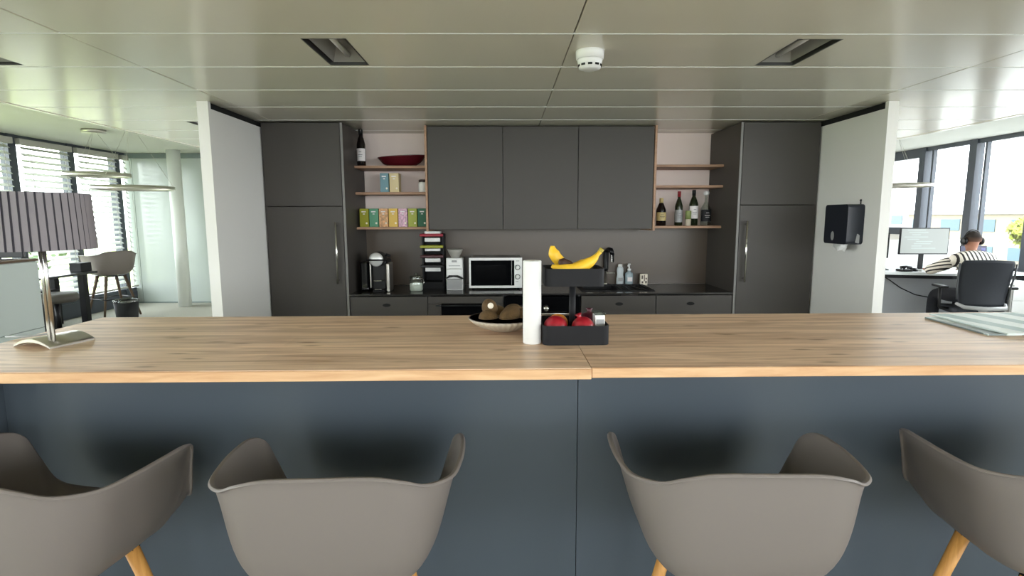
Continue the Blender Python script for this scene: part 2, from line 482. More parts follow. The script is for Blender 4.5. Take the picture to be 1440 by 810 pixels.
tall_cabinet(1.7545, 2.362, -1, 'tall anthracite cabinet right of the bottle shelves, beside the towel dispenser wall')

def hollow(c, x0, x1, y0, y1, z0, z1, p=.018):
    c.box(x0, x0+p, y0, y1, z0, z1); c.box(x1-p, x1, y0, y1, z0, z1)
    c.box(x0+p, x1-p, y0, y1, z0, z0+p); c.box(x0+p, x1-p, y1-p, y1, z0+p, z1)
BX = [-1.1785, -.587, -.008, .586, 1.164, 1.7525]
labels = ['anthracite base cabinet below the coffee machine', 'base cabinet with built-in dishwasher left of the oven', 'base cabinet holding the black built-in oven',
          'anthracite base cabinet beneath the sink', 'anthracite base cabinet at the right end of the counter']
for k in range(5):
    x0, x1 = BX[k]+.0015, BX[k+1]-.0015
    t = thing('base_cabinet', labels[k], 'cabinet', ((x0+x1)/2, D+.3, 0), group='kitchen base cabinets')
    c = MB(); ztop = .887 if k != 3 else .69
    hollow(c, x0, x1, D+.025, 4.70, .1, ztop); c.box(x0, x1, D+.06, D+.075, 0, .1)
    c.build('carcass', M['anth_dark'], t)
    if k in (0, 3, 4):
        d = mbox(x0+.001, x1-.001, D+.003, D+.023, .712, .879, bev=.0015, seg=1).build('drawer', M['anthracite'], t)
        hx = {0: -.90, 3: .88, 4: 1.43}[k]
        MB().lathe([(.03, 0), (.03, .004)], (0, 0, 0), 28, sy=.42, axis=None).build('grip_hole', M['black_gap'], d, local=True)
        gh = [o for o in bpy.data.objects if o.parent == d][0]
        gh.matrix_local = Matrix.Translation(Vector((hx, D+.0028, .815))-Vector(t.location)) @ Matrix.Rotation(R(90), 4, 'X')
        mbox(x0+.001, x1-.001, D+.003, D+.023, .105, .708, bev=.0015, seg=1).build('door', M['anthracite'], t)
    elif k == 1:
        f = MB()
        f.box(x0+.001, x1-.001, D+.003, D+.023, .825, .879, bev=.0015, seg=1)
        f.box(x0+.001, x0+.10, D+.003, D+.023, .5, .8235, bev=.0015, seg=1); f.box(x1-.09, x1-.001, D+.003, D+.023, .5, .8235, bev=.0015, seg=1)
        f.build('front_panel', M['anthracite'], t)
        d = mbox(x0+.102, x1-.092, D+.008, D+.023, .5, .8235).build('glass_door', M['black_glass'], t)
        h = MB().tube([(x0+.105, D-.015, .812), (x1-.095, D-.015, .812)], .006, 10, M['black_plastic'])
        for xa in (x0+.065, x1-.09): h.box(xa, xa+.04, D-.022, D+.003, .806, .818, M['chrome'])
        h.build('towel_bar', None, d, label='black bar with chrome end brackets')
        mbox(x0+.001, x1-.001, D+.003, D+.023, .105, .496, bev=.0015, seg=1).build('door', M['anthracite'], t)
    else:
        d = mbox(x0+.004, x1-.004, D+.0, D+.022, .30, .875, bev=.002, seg=1).build('oven_door', M['black_glass'], t)
        for xk in (x0+.14, .318):
            kn = MB().lathe([(.021, 0), (.021, .012), (.017, .022), (.0, .022)], (0, 0, 0), 24, M['chrome'])
            kn.lathe([(.026, -.003), (.026, .003)], (0, 0, 0), 24, M['black_plastic'])
            ko = kn.build('knob', None, d, local=True); ko.matrix_local = Matrix.Translation(Vector((xk, D-.003, .785))-Vector(t.location)) @ Matrix.Rotation(R(90), 4, 'X')
        MB().tube([(x0+.06, D-.03, .748), (x1-.06, D-.03, .748)], .007, 10).tube([(x0+.07, D-.03, .748), (x0+.07, D, .748)], .005).tube([(x1-.07, D-.03, .748), (x1-.07, D, .748)], .005).build('oven_handle', M['chrome'], d)
        mbox(x0+.001, x1-.001, D+.003, D+.023, .105, .296, bev=.0015, seg=1).build('plinth_drawer', M['anthracite'], t)

# worktop with sink cut-out
SX0, SX1, SY0, SY1 = .62, 1.17, 4.235, 4.63
w = MB()
w.box(-1.1785, SX0, D-.004, 4.70, .888, KT); w.box(SX1, 1.7525, D-.004, 4.70, .888, KT)
w.box(SX0, SX1, D-.004, SY0, .888, KT); w.box(SX0, SX1, SY1, 4.70, .888, KT)
tag(w.build('kitchen_worktop', M['worktop'], loc=(.287, 4.4, .888)), 'thin glossy black worktop running along the kitchen wall', 'worktop')
t = thing('sink', 'black inset sink with a drainer in the dark worktop, behind the fruit stand', 'sink', (.9, 4.43, .7))
s = MB()
s.box(SX0-.012, SX1+.012, SY0-.012, SY0+.02, KT+.0006, KT+.006); s.box(SX0-.012, SX1+.012, SY1-.02, SY1+.012, KT+.0006, KT+.006)
s.box(SX0-.012, SX0+.02, SY0+.02, SY1-.02, KT+.0006, KT+.006); s.box(SX1-.02, SX1+.012, SY0+.02, SY1-.02, KT+.0006, KT+.006)
s.build('rim', M['black_matte'], t)
b = MB()
bx0, bx1, by0, by1 = SX0+.01, SX0+.30, SY0+.01, SY1-.01
hollow(b, bx0, bx1, by0, by1, .72, KT-.001, .008); b.box(bx0, bx1, by0, by0+.008, .72, KT-.001)
b.build('basin', M['black_matte'], t)
dr = mbox(bx1, SX1-.01, by0, by1, .882, .892)
for k in range(7): dr.box(bx1+.02+k*.032, bx1+.034+k*.032, by0+.03, by1-.03, .892, .898)
dr.build('drainer', M['black_matte'], t)
# faucet
t = thing('faucet', 'tall black kitchen faucet behind the fruit stand tray', 'faucet', (.885, 4.655, KT))
MB().lathe([(.024, 0), (.024, .012), (.012, .02), (.011, .14)], (.872, 4.665, KT), 20).build('stem', M['steel'], t)
MB().lathe([(.02, 0), (.022, .02), (.022, .16), (.015, .17)], (.872, 4.665, KT+.12), 20).build('spray_column', M['black_plastic'], t)
MB().tube([(.872, 4.665, 1.16), (.875, 4.66, 1.19), (.888, 4.62, 1.205), (.898, 4.58, 1.20), (.905, 4.56, 1.17)], [.016, .018, .02, .02, .018], 14).build('spout', M['black_plastic'], t)
mbox(.893, .905, 4.545, 4.553, 1.10, 1.165, bev=.003).build('chrome_plate', M['chrome'], t, label='small chrome plate on the spray head')
MB().tube([(.905, 4.56, 1.175), (.906, 4.56, 1.10)], [.017, .014], 14).build('spray_head', M['black_plastic'], t)
MB().tube([(.87, 4.66, 1.0), (.95, 4.655, 1.0)], .004, 8).build('lever', M['steel'], t)

# taupe splashback
tag(mbox(-1.179, 1.753, 4.702, 4.7255, KT+.001, 1.383).build('splashback', M['splash'], loc=(.287, 4.71, KT)), 'plain taupe splashback panel behind the worktop', 'splashback')

# wall cabinets
UX = [-.591, -.008, .577, 1.1665]
ul = ['wall cabinet left of three, above the microwave', 'wall cabinet in the middle of the three, behind the fruit stand', 'wall cabinet right of three, above the sink']
for k in range(3):
    x0, x1 = UX[k], UX[k+1]; yf = 4.313
    t = thing('wall_cabinet', 'grey handleless '+ul[k], 'cabinet', ((x0+x1)/2, yf+.19, 1.385), group='grey wall cabinets over the worktop')
    c = MB(); hollow(c, x0+.001, x1-.001, yf+.021, 4.70, 1.386, 2.166); c.box(x0+.02, x1-.02, yf+.03, 4.69, 2.15, 2.166)
    c.build('carcass', M['anth_dark'], t)
    mbox(x0+.002, x1-.002, yf, yf+.02, 1.384, 2.168, bev=.0012, seg=1).build('door', M['anthracite'], t)

# open shelves
def open_shelves(xp0, xp1, xs0, xs1, zs, label):
    t = thing('open_shelf_unit', label, 'shelf', ((xs0+xs1)/2, 4.55, 1.37), group='open shelves beside the wall cabinets')
    mbox(xp0, xp1, 4.305, 4.70, 1.37, 2.176).build('side_panel', M['shelf_wood'], t)
    for z in zs: mbox(xs0, xs1, 4.41, 4.705, z-.020, z-.0008, bev=.001, seg=1).build('shelf', M['shelf_wood'], t)
    return t
ZS = (1.886, 1.680, 1.405)
open_shelves(-.609, -.593, -1.179, -.6095, ZS, 'open oak shelves holding tea boxes and a red dish')
ZR = (1.890, 1.728, 1.405)
open_shelves(1.1685, 1.1855, 1.186, 1.753, ZR, 'open oak shelves holding liquor bottles')

# ------------------------------------------------------------------ bottles
def bottle(x, y, z, r, h, neck_r, shoulder, body_mat, cap_mat, label, lab=None, foil=None, capdome=False, group=None):
    t = thing('bottle', label, 'bottle', (x, y, z), group=group)
    hn = h*shoulder
    MB().lathe([(r*.9, 0), (r, .006), (r, hn), (r*.92, hn+.012), (neck_r*1.5, hn+.05), (neck_r, hn+.065), (neck_r, h-.02)], (x, y, z), 28).build('body', body_mat, t)
    MB().lathe([(neck_r*1.12, h-.045), (neck_r*1.15, h-.01), (neck_r*1.1, h), (0, h+.001)] if not capdome else [(neck_r*1.2, h-.035), (neck_r*1.8, h-.028), (neck_r*1.8, h-.008), (neck_r*.8, h), (0, h)], (x, y, z), 20).build('cap', cap_mat, t)
    if lab:
        z0, z1, m = lab
        a = MB(); n = 16
        pts = []
        vs0 = []; vs1 = []
        for k in range(n+1):
            an = R(-90-75+150*k/n); vs0.append(a.bm.verts.new((x+(r+.0006)*math.cos(an), y+(r+.0006)*math.sin(an), z+h*z0))); vs1.append(a.bm.verts.new((x+(r+.0006)*math.cos(an), y+(r+.0006)*math.sin(an), z+h*z1)))
        fs = [a.bm.faces.new((vs0[k], vs0[k+1], vs1[k+1], vs1[k])) for k in range(n)]
        for f in fs: f.smooth = True
        lb = a.build('paper_label', m, t, fix=False)
        mk = MB()
        for q, (za, wd) in enumerate(((.72, .35), (.5, .6), (.36, .45))):
            zz = z+h*(z0+(z1-z0)*za); mk.box(x-r*wd*.8, x+r*wd*.8, y-r-.0022, y-r+.004, zz-.0014, zz+.0014)
        mk.build('print', M['black_matte'] if m is not M['black_matte'] else M['label'], lb)
    return t
bottle(-1.132, 4.455, 1.886, .034, .285, .0145, .58, M['wine_glass'], M['black_plastic'], 'dark wine bottle with white label on the top left shelf', (.13, .47, M['label']), group=None)
gb = 'bottles on the lower right shelf'
bottle(1.287, 4.50, 1.405, .040, .225, .014, .55, M['wine_glass'], M['label_gold'], 'squat dark bottle at the left end of the bottle row', (.18, .48, M['label_gold']), group=gb)
bottle(1.432, 4.50, 1.405, .032, .278, .012, .56, M['green_glass'], M['red_foil'], 'slim dark bottle with red neck, second in the row', (.10, .46, M['grey_plastic']), group=gb)
bottle(1.553, 4.50, 1.405, .036, .288, .013, .60, M['green_glass'], M['black_plastic'], 'tall green bottle with pale label behind the small jar', (.20, .55, M['label']), group=gb)
bottle(1.655, 4.50, 1.405, .042, .282, .012, .46, M['clear'], M['white_plastic'], 'clear bottle with black label and white stopper', (.12, .46, M['black_matte']), capdome=True, group=gb)
# small jar between bottles
t = thing('spice_jar', 'small green and white jar standing before the tall green bottle', 'jar', (1.495, 4.45, 1.405))
MB().lathe([(.022, 0), (.023, .004), (.023, .05), (.019, .056), (0, .056)], (1.495, 4.45, 1.405), 22).build('body', M['ceramic'], t)
MB().lathe([(.0235, .053), (.0235, .115), (.02, .12), (0, .12)], (1.495, 4.45, 1.405), 22).build('wrapper', mat('wrapper_green', (128, 140, 84), .5), t)
# burgundy dish
def dish():
    mb = MB(); n = 28; rings = []
    for r, z in ((.0, .004), (.10, .004), (.155, .03), (.197, .078), (.203, .082), (.197, .086), (.15, .045), (.10, .016), (0, .014)):
        rings.append([mb.bm.verts.new((-.832+r*math.cos(2*PI*k/n)*1.0, 4.575+r*math.sin(2*PI*k/n)*.5, 1.886+z+(.010*(math.cos(2*PI*k/n)*r/.21+.2) if z > .02 else 0))) for k in range(n)])
    fs = []
    for a, b in zip(rings, rings[1:]):
        for k in range(n):
            try: fs.append(mb.bm.faces.new((a[k], a[(k+1) % n], b[(k+1) % n], b[k])))
            except ValueError: pass
    for f in fs: f.smooth = True
    bmesh.ops.remove_doubles(mb.bm, verts=mb.bm.verts[:], dist=.0005)
    return mb
tag(dish().build('dish', M['burgundy'], loc=(-.832, 4.575, 1.886)), 'wide burgundy dish on the top left shelf beside the wine bottle', 'dish')

# tea boxes
def tea_box(x0, x1, yf, z, h, rgb, label, group, pat=None, name='tea_box'):
    t = thing(name, label, 'box', ((x0+x1)/2, yf+.05, z), group=group)
    m = mat('card', rgb, .55, var=(pat, .5) if pat else None)
    mbox(x0, x1, yf, yf+.10, z, z+h, bev=.001, seg=1).build('carton', m, t)
    xm = (x0+x1)/2; w = (x1-x0)
    p = MB(); p.box(xm-w*.28, xm+w*.22, yf-.0012, yf, z+h*.80, z+h*.86); p.box(xm-w*.12, xm+w*.10, yf-.0012, yf, z+h*.68, z+h*.73)
    p.build('print', M['label'], t)
    s = MB().lathe([(.008, 0), (.008, .0012)], (0, 0, 0), 16); o = s.build('seal', M['sticker'], t, local=True)
    o.matrix_local = Matrix.Translation(Vector((xm+w*.27, yf, z+h*.2))-Vector(t.location)) @ Matrix.Rotation(R(90), 4, 'X')
tea_box(-.99, -.923, 4.45, 1.680, .150, (112, 150, 160), 'pale blue tea box on the middle shelf', 'tea boxes on the middle shelf')
tea_box(-.915, -.842, 4.45, 1.680, .150, (216, 198, 152), 'cream tea box on the middle shelf, right of the blue one', 'tea boxes on the middle shelf')
tb = [((150, 150, 30), 'olive yellow tea box at the left end of the row', None), ((88, 148, 116), 'sea green tea box, second in the lower shelf row', None), ((206, 160, 116), 'peach patterned tea box, third in the lower shelf row', 40),
      ((214, 178, 86), 'golden yellow tea box in the middle of the lower row', None), ((206, 168, 186), 'pink and lilac patterned tea box on the lower shelf', 60), ((156, 164, 66), 'light olive tea box left of the dark green one', None), ((22, 92, 60), 'dark green tea box at the right end of the row', None)]
for k, (c, l, p) in enumerate(tb):
    x0 = -1.158+k*.0775
    tea_box(x0, x0+.0705, 4.43, 1.405, .145, c, l, 'tea boxes on the lower shelf', p)
t = thing('storage_jar', 'small white jar with dark lid on the middle shelf', 'jar', (-.655, 4.48, 1.680))
MB().lathe([(.03, 0), (.034, .006), (.034, .07), (.028, .082), (0, .083)], (-.655, 4.48, 1.680), 26).build('body', M['sugar'], t)
MB().lathe([(.031, .080), (.032, .098), (.02, .102), (0, .102)], (-.655, 4.48, 1.680), 26).build('lid', M['bowl_in'], t)

# ------------------------------------------------------------------ counter appliances
# coffee machine
cx, cyy = -.985, 4.30
t = thing('coffee_machine', 'black and chrome capsule coffee machine at the left end of the worktop', 'coffee machine', (cx, cyy, KT))
MB().box(cx-.075, cx+.055, cyy+.02, cyy+.22, KT, KT+.25, bev=.02).box(cx-.045, cx+.05, cyy-.06, cyy+.05, KT, KT+.018, bev=.005).build('body', M['black_plastic'], t)
hd = MB().lathe([(.054, 0), (.056, .02), (.056, .14), (.045, .15)], (0, 0, 0), 32)
o = hd.build('brew_head', M['black_plastic'], t, local=True); o.matrix_local = Matrix.Translation((-.012, -.05, .255)) @ Matrix.Rotation(R(-90), 4, 'X')
fd = MB().lathe([(.0, -.006), (.045, -.005), (.055, .004), (.055, .01)], (0, 0, 0), 32)
o2 = fd.build('chrome_face', M['face_silver'], o, local=True); o2.matrix_local = Matrix.Translation((0, 0, -.006))
mb = MB().tube([(cx-.085, cyy-.072, KT+.252), (cx+.06, cyy-.072, KT+.252)], .0065, 10); mb.build('slot', M['black_plastic'], t)
MB().box(cx+.062, cx+.088, cyy-.05, cyy+.1, KT, KT+.225, bev=.008).build('side_pillar', M['steel'], t)
MB().box(cx-.072, cx-.062, cyy-.02, cyy+.02, KT+.03, KT+.225, bev=.003).build('side_trim', M['steel'], t)
MB().box(cx-.03, cx+.03, cyy-.075, cyy-.01, KT+.085, KT+.094, bev=.003).box(cx-.02, cx+.03, cyy-.09, cyy-.03, KT+.02, KT+.027, bev=.002).build('cup_rest', M['chrome'], t)
MB().tube([(cx+.055, cyy, KT+.29), (cx+.09, cyy-.0, KT+.278)], [.012, .009], 12).build('lever', M['black_plastic'], t)
MB().box(cx-.155, cx-.085, cyy+.0, cyy+.24, KT, KT+.235, bev=.015).build('shade_block', M['black_glass'], t)  # black box standing in for the machine's shading on its left

# sugar jar with clip
t = thing('sugar_jar', 'glass clip jar of white sugar beside the coffee machine', 'jar', (-.70, 4.31, KT))
MB().lathe([(.045, .002), (.05, .008), (.05, .06), (0, .072)], (-.70, 4.31, KT), 28).build('sugar', M['sugar'], t)
MB().lathe([(.047, 0), (.052, .005), (.052, .085), (.043, .098), (.043, .108)], (-.70, 4.31, KT), 28, cap=False).build('jar_body', M['clear'], t)
MB().lathe([(.048, .105), (.05, .112), (.048, .118), (.02, .124), (.012, .128), (.016, .14), (0, .145)], (-.70, 4.31, KT), 28).build('lid', M['clear'], t)
MB().tube([(-.70+.052*math.cos(a), 4.31+.052*math.sin(a), KT+.1) for a in [2*PI*k/24 for k in range(24)]], .0025, 6, closed=True).tube([(-.648, 4.31, KT+.1), (-.636, 4.305, KT+.07), (-.645, 4.30, KT+.045)], .0025, 6).build('wire_clip', M['chrome'], t)

# capsule tower
x0, x1 = -.672, -.502; yf = 4.45
t = thing('capsule_rack', 'black tiered capsule rack with red and green trays behind the sugar jar', 'rack', ((x0+x1)/2, yf+.08, KT))
f = MB(); f.box(x0, x0+.012, yf+.02, yf+.17, KT, 1.345); f.box(x1-.006, x1+.008, yf+.02, yf+.17, KT, 1.345); f.box(x0, x1, yf+.16, yf+.172, KT, 1.345); f.box(x0-.005, x1+.005, yf, yf+.17, KT, KT+.012)
f.box(x0, x1, yf-.0, yf+.16, KT+.012, KT+.052)
f.build('frame', M['black_matte'], t)
trays = [(1.325, (150, 22, 44), 'red tray'), (1.231, (150, 152, 44), 'olive green tray'), (1.152, (62, 20, 28), 'dark red tray'), (1.072, (18, 18, 20), 'black tray')]
for z, c, l in trays:
    MB().box(x0-.012, x1+.006, yf-.012, yf+.155, z, z+.022, bev=.006).build('tray', mat('tray_colour', c, .4), t, label=l)
for z in (1.346, 1.282, 1.205, 1.115, 1.038):
    MB().box(x0+.022, x1-.022, yf+.03, yf+.13, z, z+.030 if z not in (1.205, 1.346) else z+.020, bev=.002).build('card', M['white_plastic'], t, label='white card of capsules')
# white drawer box
x0, x1 = -.465, -.335; yf = 4.36
t = thing('drawer_box', 'small white three-drawer box between capsule rack and microwave', 'box', ((x0+x1)/2, yf+.08, KT))
f = MB(); hollow(f, x0, x1, yf+.006, yf+.17, KT, KT+.255, .004); f.box(x0, x1, yf+.006, yf+.17, KT+.251, KT+.255); f.build('casing', M['white_plastic'], t)
for k, (z0, z1) in enumerate(((.004, .085), (.088, .168), (.171, .249))):
    d = MB().box(x0+.004, x1-.004, yf, yf+.15, KT+z0, KT+z1, bev=.002).build('drawer', M['white_plastic'] if k != 0 else M['grey_plastic'], t)
    if k == 2: MB().box(x0+.045, x1-.045, yf-.008, yf, KT+.222, KT+.238, bev=.003).build('pull', M['grey_plastic'], d)
    if k == 1:
        MB().tube([(x0-.004, yf-.012, KT+.092), (x0+.025, yf-.02, KT+.112), (x0+.06, yf-.02, KT+.114), (x0+.09, yf-.022, KT+.112), (x1-.008, yf-.02, KT+.098), (x1+.008, yf-.014, KT+.090)], [.005, .009, .006, .009, .008, .004], 10).tube([(x0+.02, yf-.012, KT+.104), (x0+.02, yf+.002, KT+.104)], .004).tube([(x1-.02, yf-.014, KT+.102), (x1-.02, yf+.002, KT+.102)], .004).build('pull', M['black_plastic'], d, label='curved black pull')
    MB().box(x0+.02, x1-.02, yf-.001, yf+.0, KT+z0+.02, KT+z0+.026).build('print', M['grey_plastic'], d)
# bowl on top of it
tag(MB().lathe([(.0, 0), (.032, 0), (.034, .006), (.052, .035), (.063, .066), (.061, .067), (.049, .036), (.03, .010), (0, .009)], (-.40, 4.445, KT+.2555), 30).build('serving_bowl', mat('grey_bowl', (150, 148, 140), .5), loc=(-.40, 4.445, KT+.255)), 'small grey bowl on top of the white drawer box', 'bowl')
# microwave
x0, x1, yf = -.283, .142, 4.36; z0 = KT+.014; z1 = 1.156
t = thing('microwave', 'silver microwave with black door on the worktop', 'microwave', ((x0+x1)/2, yf+.15, KT))
MB().box(x0+.004, x1-.004, yf+.02, yf+.32, z0, z1, bev=.006).build('casing', M['grey_plastic'], t)
fr = MB(); 
fr.box(x0, x0+.014, yf, yf+.02, z0, z1); fr.box(x0+.014, x1, yf, yf+.02, z0, z0+.018); fr.box(x0+.014, x1, yf, yf+.02, z1-.02, z1); fr.box(x1-.062, x1, yf, yf+.02, z0+.018, z1-.02)
fr.build('front_frame', M['white_plastic'], t)
d = MB().box(x0+.0145, x1-.0625, yf+.002, yf+.02, z0+.0185, z1-.0205).build('door', M['black_glass'], t)
MB().box(x1-.085, x1-.082, yf-.001, yf+.003, z0+.02, z1-.022).build('door_trim', M['grey_plastic'], d)
MB().box(x0+.05, x1-.13, yf+.0012, yf+.003, z0+.055, z1-.06).build('viewing_window', mat('mw_window', (9, 9, 10), .12, spec=.3), d)
for z in (z0+.165, z0+.09):
    o = MB().lathe([(.021, 0), (.021, .004)], (0, 0, 0), 24, M['black_matte']).lathe([(.0165, .004), (.015, .018), (0, .018)], (0, 0, 0), 24, M['white_plastic']).build('knob', None, t, local=True)
    o.matrix_local = Matrix.Translation(Vector((x1-.036, yf, z))-Vector(t.location)) @ Matrix.Rotation(R(90), 4, 'X')
MB().box(x1-.05, x1-.022, yf-.001, yf, z1-.028, z1-.022).box(x1-.05, x1-.03, yf-.001, yf, z0+.05, z0+.054).build('print', M['grey_plastic'], t)
f = MB()
for xx_, yy_ in ((x0+.03, yf+.04), (x1-.03, yf+.04), (x0+.03, yf+.28), (x1-.03, yf+.28)): f.lathe([(.012, KT-KT), (.012, .016)], (xx_, yy_, KT), 12)
f.build('feet', M['black_plastic'], t)
# dish soap, pump, card box, cup
t = thing('detergent_bottle', 'white detergent bottle behind the sink, left of the pump', 'bottle', (.995, 4.66, KT))
MB().lathe([(.028, 0), (.032, .006), (.033, .05), (.026, .085), (.03, .12), (.026, .145), (.018, .155)], (.995, 4.66, KT), 24, sy=.65).build('body', mat('soap_clear', (186, 194, 196), .3), t)
MB().lathe([(.018, .155), (.018, .172), (.01, .176), (0, .176)], (.995, 4.66, KT), 20).build('cap', M['white_plastic'], t)
mbox(.975, 1.015, 4.635, 4.6385, KT+.03, KT+.06).build('paper_label', M['grey_plastic'], t)
t = thing('soap_dispenser', 'clear soap dispenser with white pump head behind the sink', 'soap dispenser', (1.073, 4.66, KT))
MB().lathe([(.03, 0), (.034, .006), (.034, .085), (.03, .1), (.014, .112), (.013, .122)], (1.073, 4.66, KT), 24).build('body', mat('soap_blue', (150, 166, 172), .15), t)
MB().lathe([(.016, .12), (.016, .135), (.006, .138), (.006, .165), (.012, .168), (.012, .18), (0, .182)], (1.073, 4.66, KT), 18).tube([(1.073, 4.66, KT+.174), (1.058, 4.63, KT+.172), (1.054, 4.62, KT+.162)], .006, 10).build('pump', M['white_plastic'], t)
mbox(1.053, 1.093, 4.6225, 4.6275, KT+.03, KT+.065).build('paper_label', M['label'], t)
t = thing('card_box', 'small white patterned carton right of the soap dispenser', 'box', (1.196, 4.65, KT))
mbox(1.166, 1.226, 4.63, 4.66, KT, KT+.092, bev=.001, seg=1).build('carton', M['sticker'], t)
p = MB()
for k, (a, b, c, d_) in enumerate(((.174, .188, .05, .08), (.195, .203, .03, .085), (.208, .22, .045, .06), (.176, .19, .012, .03), (.206, .22, .012, .034))): p.box(1+a, 1+b, 4.6288, 4.63, KT+c, KT+d_)
p.build('print', mat('print_brown', (96, 84, 74), .6), t)
t = thing('sink_cup', 'small steel cup beside the sink, seen behind the fruit stand post', 'cup', (.735, 4.672, KT))
MB().lathe([(.03, 0), (.033, .05), (.035, .11), (.032, .11), (.028, .008), (0, .006)], (.735, 4.672, KT), 24).build('body', M['steel'], t)

# ------------------------------------------------------------------ towel dispenser on the right wall
t = thing('towel_dispenser', 'black paper towel dispenser on the right wall panel', 'dispenser', (2.31, 3.70, 1.29))
def rounded_poly(pts, r, n=6):
    out = []
    N = len(pts)
    for i in range(N):
        p = Vector(pts[i]); a = (Vector(pts[i-1])-p).normalized(); b = (Vector(pts[(i+1) % N])-p).normalized()
        rr = r if not isinstance(r, (list, tuple)) else r[i]
        if rr <= 0: out.append(tuple(p)); continue
        ang = a.angle(b); dd = rr/math.tan(ang/2); c = p+(a+b).normalized()*(rr/math.sin(ang/2))
        s_ = p+a*dd; e_ = p+b*dd
        v0 = s_-c; v1 = e_-c; th = v0.angle(v1); sgn = 1 if v0.x*v1.y-v0.y*v1.x > 0 else -1
        for k in range(n+1):
            q = th*k/n*sgn; out.append((c.x+v0.x*math.cos(q)-v0.y*math.sin(q), c.y+v0.x*math.sin(q)+v0.y*math.cos(q)))
    return out
poly = rounded_poly([(3.575, 1.292), (3.83, 1.292), (3.83, 1.556), (3.575, 1.556)], .022)
mx = Matrix(((0, 0, 1, 0), (1, 0, 0, 0), (0, 1, 0, 0), (0, 0, 0, 1)))   # (a,b,h)->(h,a,b)
MB().prism(poly, 2.252, 2.3625, mx=mx).build('cover', M['navy_black'], t)
o = MB().lathe([(.018, 0), (.018, .003)], (0, 0, 0), 20, sx=1.7, sy=1).build('sight_window', M['grey_plastic'], t, local=True)
o.matrix_local = Matrix.Translation(Vector((2.2515, 3.73, 1.345))-Vector(t.location)) @ Matrix.Rotation(R(90), 4, 'Y')
MB().prism(rounded_poly([(2.312, 1.305), (2.338, 1.298), (2.338, 1.352), (2.322, 1.366)], .004), 0, .003, mx=Matrix(((1, 0, 0, 0), (0, 0, 1, 3.5722), (0, 1, 0, 0), (0, 0, 0, 1)))).build('side_sight_window', M['grey_plastic'], t)
MB().tube([(2.3600, 3.62, 1.55), (2.3600, 3.62, 1.585)], .004, 8).ball((2.3595, 3.62, 1.582), .007).build('key', M['black_plastic'], t)
p = MB(); n = 8
n = 12
va = [p.bm.verts.new((2.275+.02*math.sin(k*2.1)+k*.004, 3.60+.016*k, 1.30)) for k in range(n)]
vm = [p.bm.verts.new((2.268+.024*math.sin(k*2.1+.5)+k*.003, 3.605+.0145*k, 1.272)) for k in range(n)]
vb = [p.bm.verts.new((2.262+.022*math.sin(k*2.1+1)+k*.004, 3.63+.010*k, 1.240+.016*abs(math.sin(k*1.3)))) for k in range(n)]
for k in range(n-1):
    p.bm.faces.new((va[k], va[k+1], vm[k+1], vm[k])); p.bm.faces.new((vm[k], vm[k+1], vb[k+1], vb[k]))
p.build('hanging_towel', M['paper'], t)

# ------------------------------------------------------------------ ceiling fittings
def downlight(hx0, hx1, hy0, hy1, label):
    t = thing('downlight', label, 'ceiling light', ((hx0+hx1)/2, (hy0+hy1)/2, CEIL), group='recessed lamps in the metal ceiling')
    f = MB(); e = .006; zt = CEIL+.11
    f.box(hx0, hx0+e, hy0, hy1, CEIL+.0, zt); f.box(hx1-e, hx1, hy0, hy1, CEIL, zt); f.box(hx0+e, hx1-e, hy0, hy0+e, CEIL, zt); f.box(hx0+e, hx1-e, hy1-e, hy1, CEIL, zt)
    f.box(hx0+e, hx1-e, hy0+e, hy1-e, zt-.006, zt)
    f.build('housing', mat('housing', (70, 69, 68), .4, .3), t)
    r = MB(); xm = (hx0+hx1)/2
    for sgn in (-1, 1):
        a = [r.bm.verts.new(v) for v in ((xm+sgn*.072, hy0+.012, CEIL+.012), (xm+sgn*.072, hy1-.012, CEIL+.012), (xm+sgn*.03, hy1-.012, CEIL+.09), (xm+sgn*.03, hy0+.012, CEIL+.09))]
        r.bm.faces.new(a)
    r.bm.faces.new([r.bm.verts.new(v) for v in ((xm-.072, hy1-.012, CEIL+.012), (xm+.072, hy1-.012, CEIL+.012), (xm+.03, hy1-.09, CEIL+.09), (xm-.03, hy1-.09, CEIL+.09))])
    r.build('reflector', M['reflector'], t)
    MB().tube([(xm, hy0+.03, CEIL+.038), (xm, hy1-.03, CEIL+.038)], .012, 12).build('lamp_tube', M['white_plastic'], t)
dl = ['rectangular recessed lamp left of the smoke detector', 'rectangular recessed lamp right of the smoke detector', 'recessed lamp cut by the left picture edge', 'recessed lamp just left of the pale wall end']
for h, l in zip(holes, dl): downlight(*h, l)
t = thing('smoke_detector', 'round white smoke detector on the metal ceiling', 'smoke detector', (.369, 2.43, CEIL))
MB().lathe([(0, 0), (.059, 0), (.06, -.004), (.058, -.034), (.052, -.036)], (.369, 2.43, CEIL-.0005), 40).build('base', M['white_plastic'], t)
MB().lathe([(.053, -.036), (.053, -.042), (.046, -.072), (.03, -.078), (0, -.079)], (.369, 2.43, CEIL-.0005), 40).build('head', M['white_plastic'], t)
v = MB()
for k in range(10):
    a = 2*PI*k/10+.2
    v.box(.369+.0485*math.cos(a)-.009, .369+.0485*math.cos(a)+.009, 2.43+.0485*math.sin(a)-.002, 2.43+.0485*math.sin(a)+.002, CEIL-.066, CEIL-.058, rot=Matrix.Rotation(a+PI/2, 4, 'Z'))
v.build('vent_slots', M['black_gap'], t)

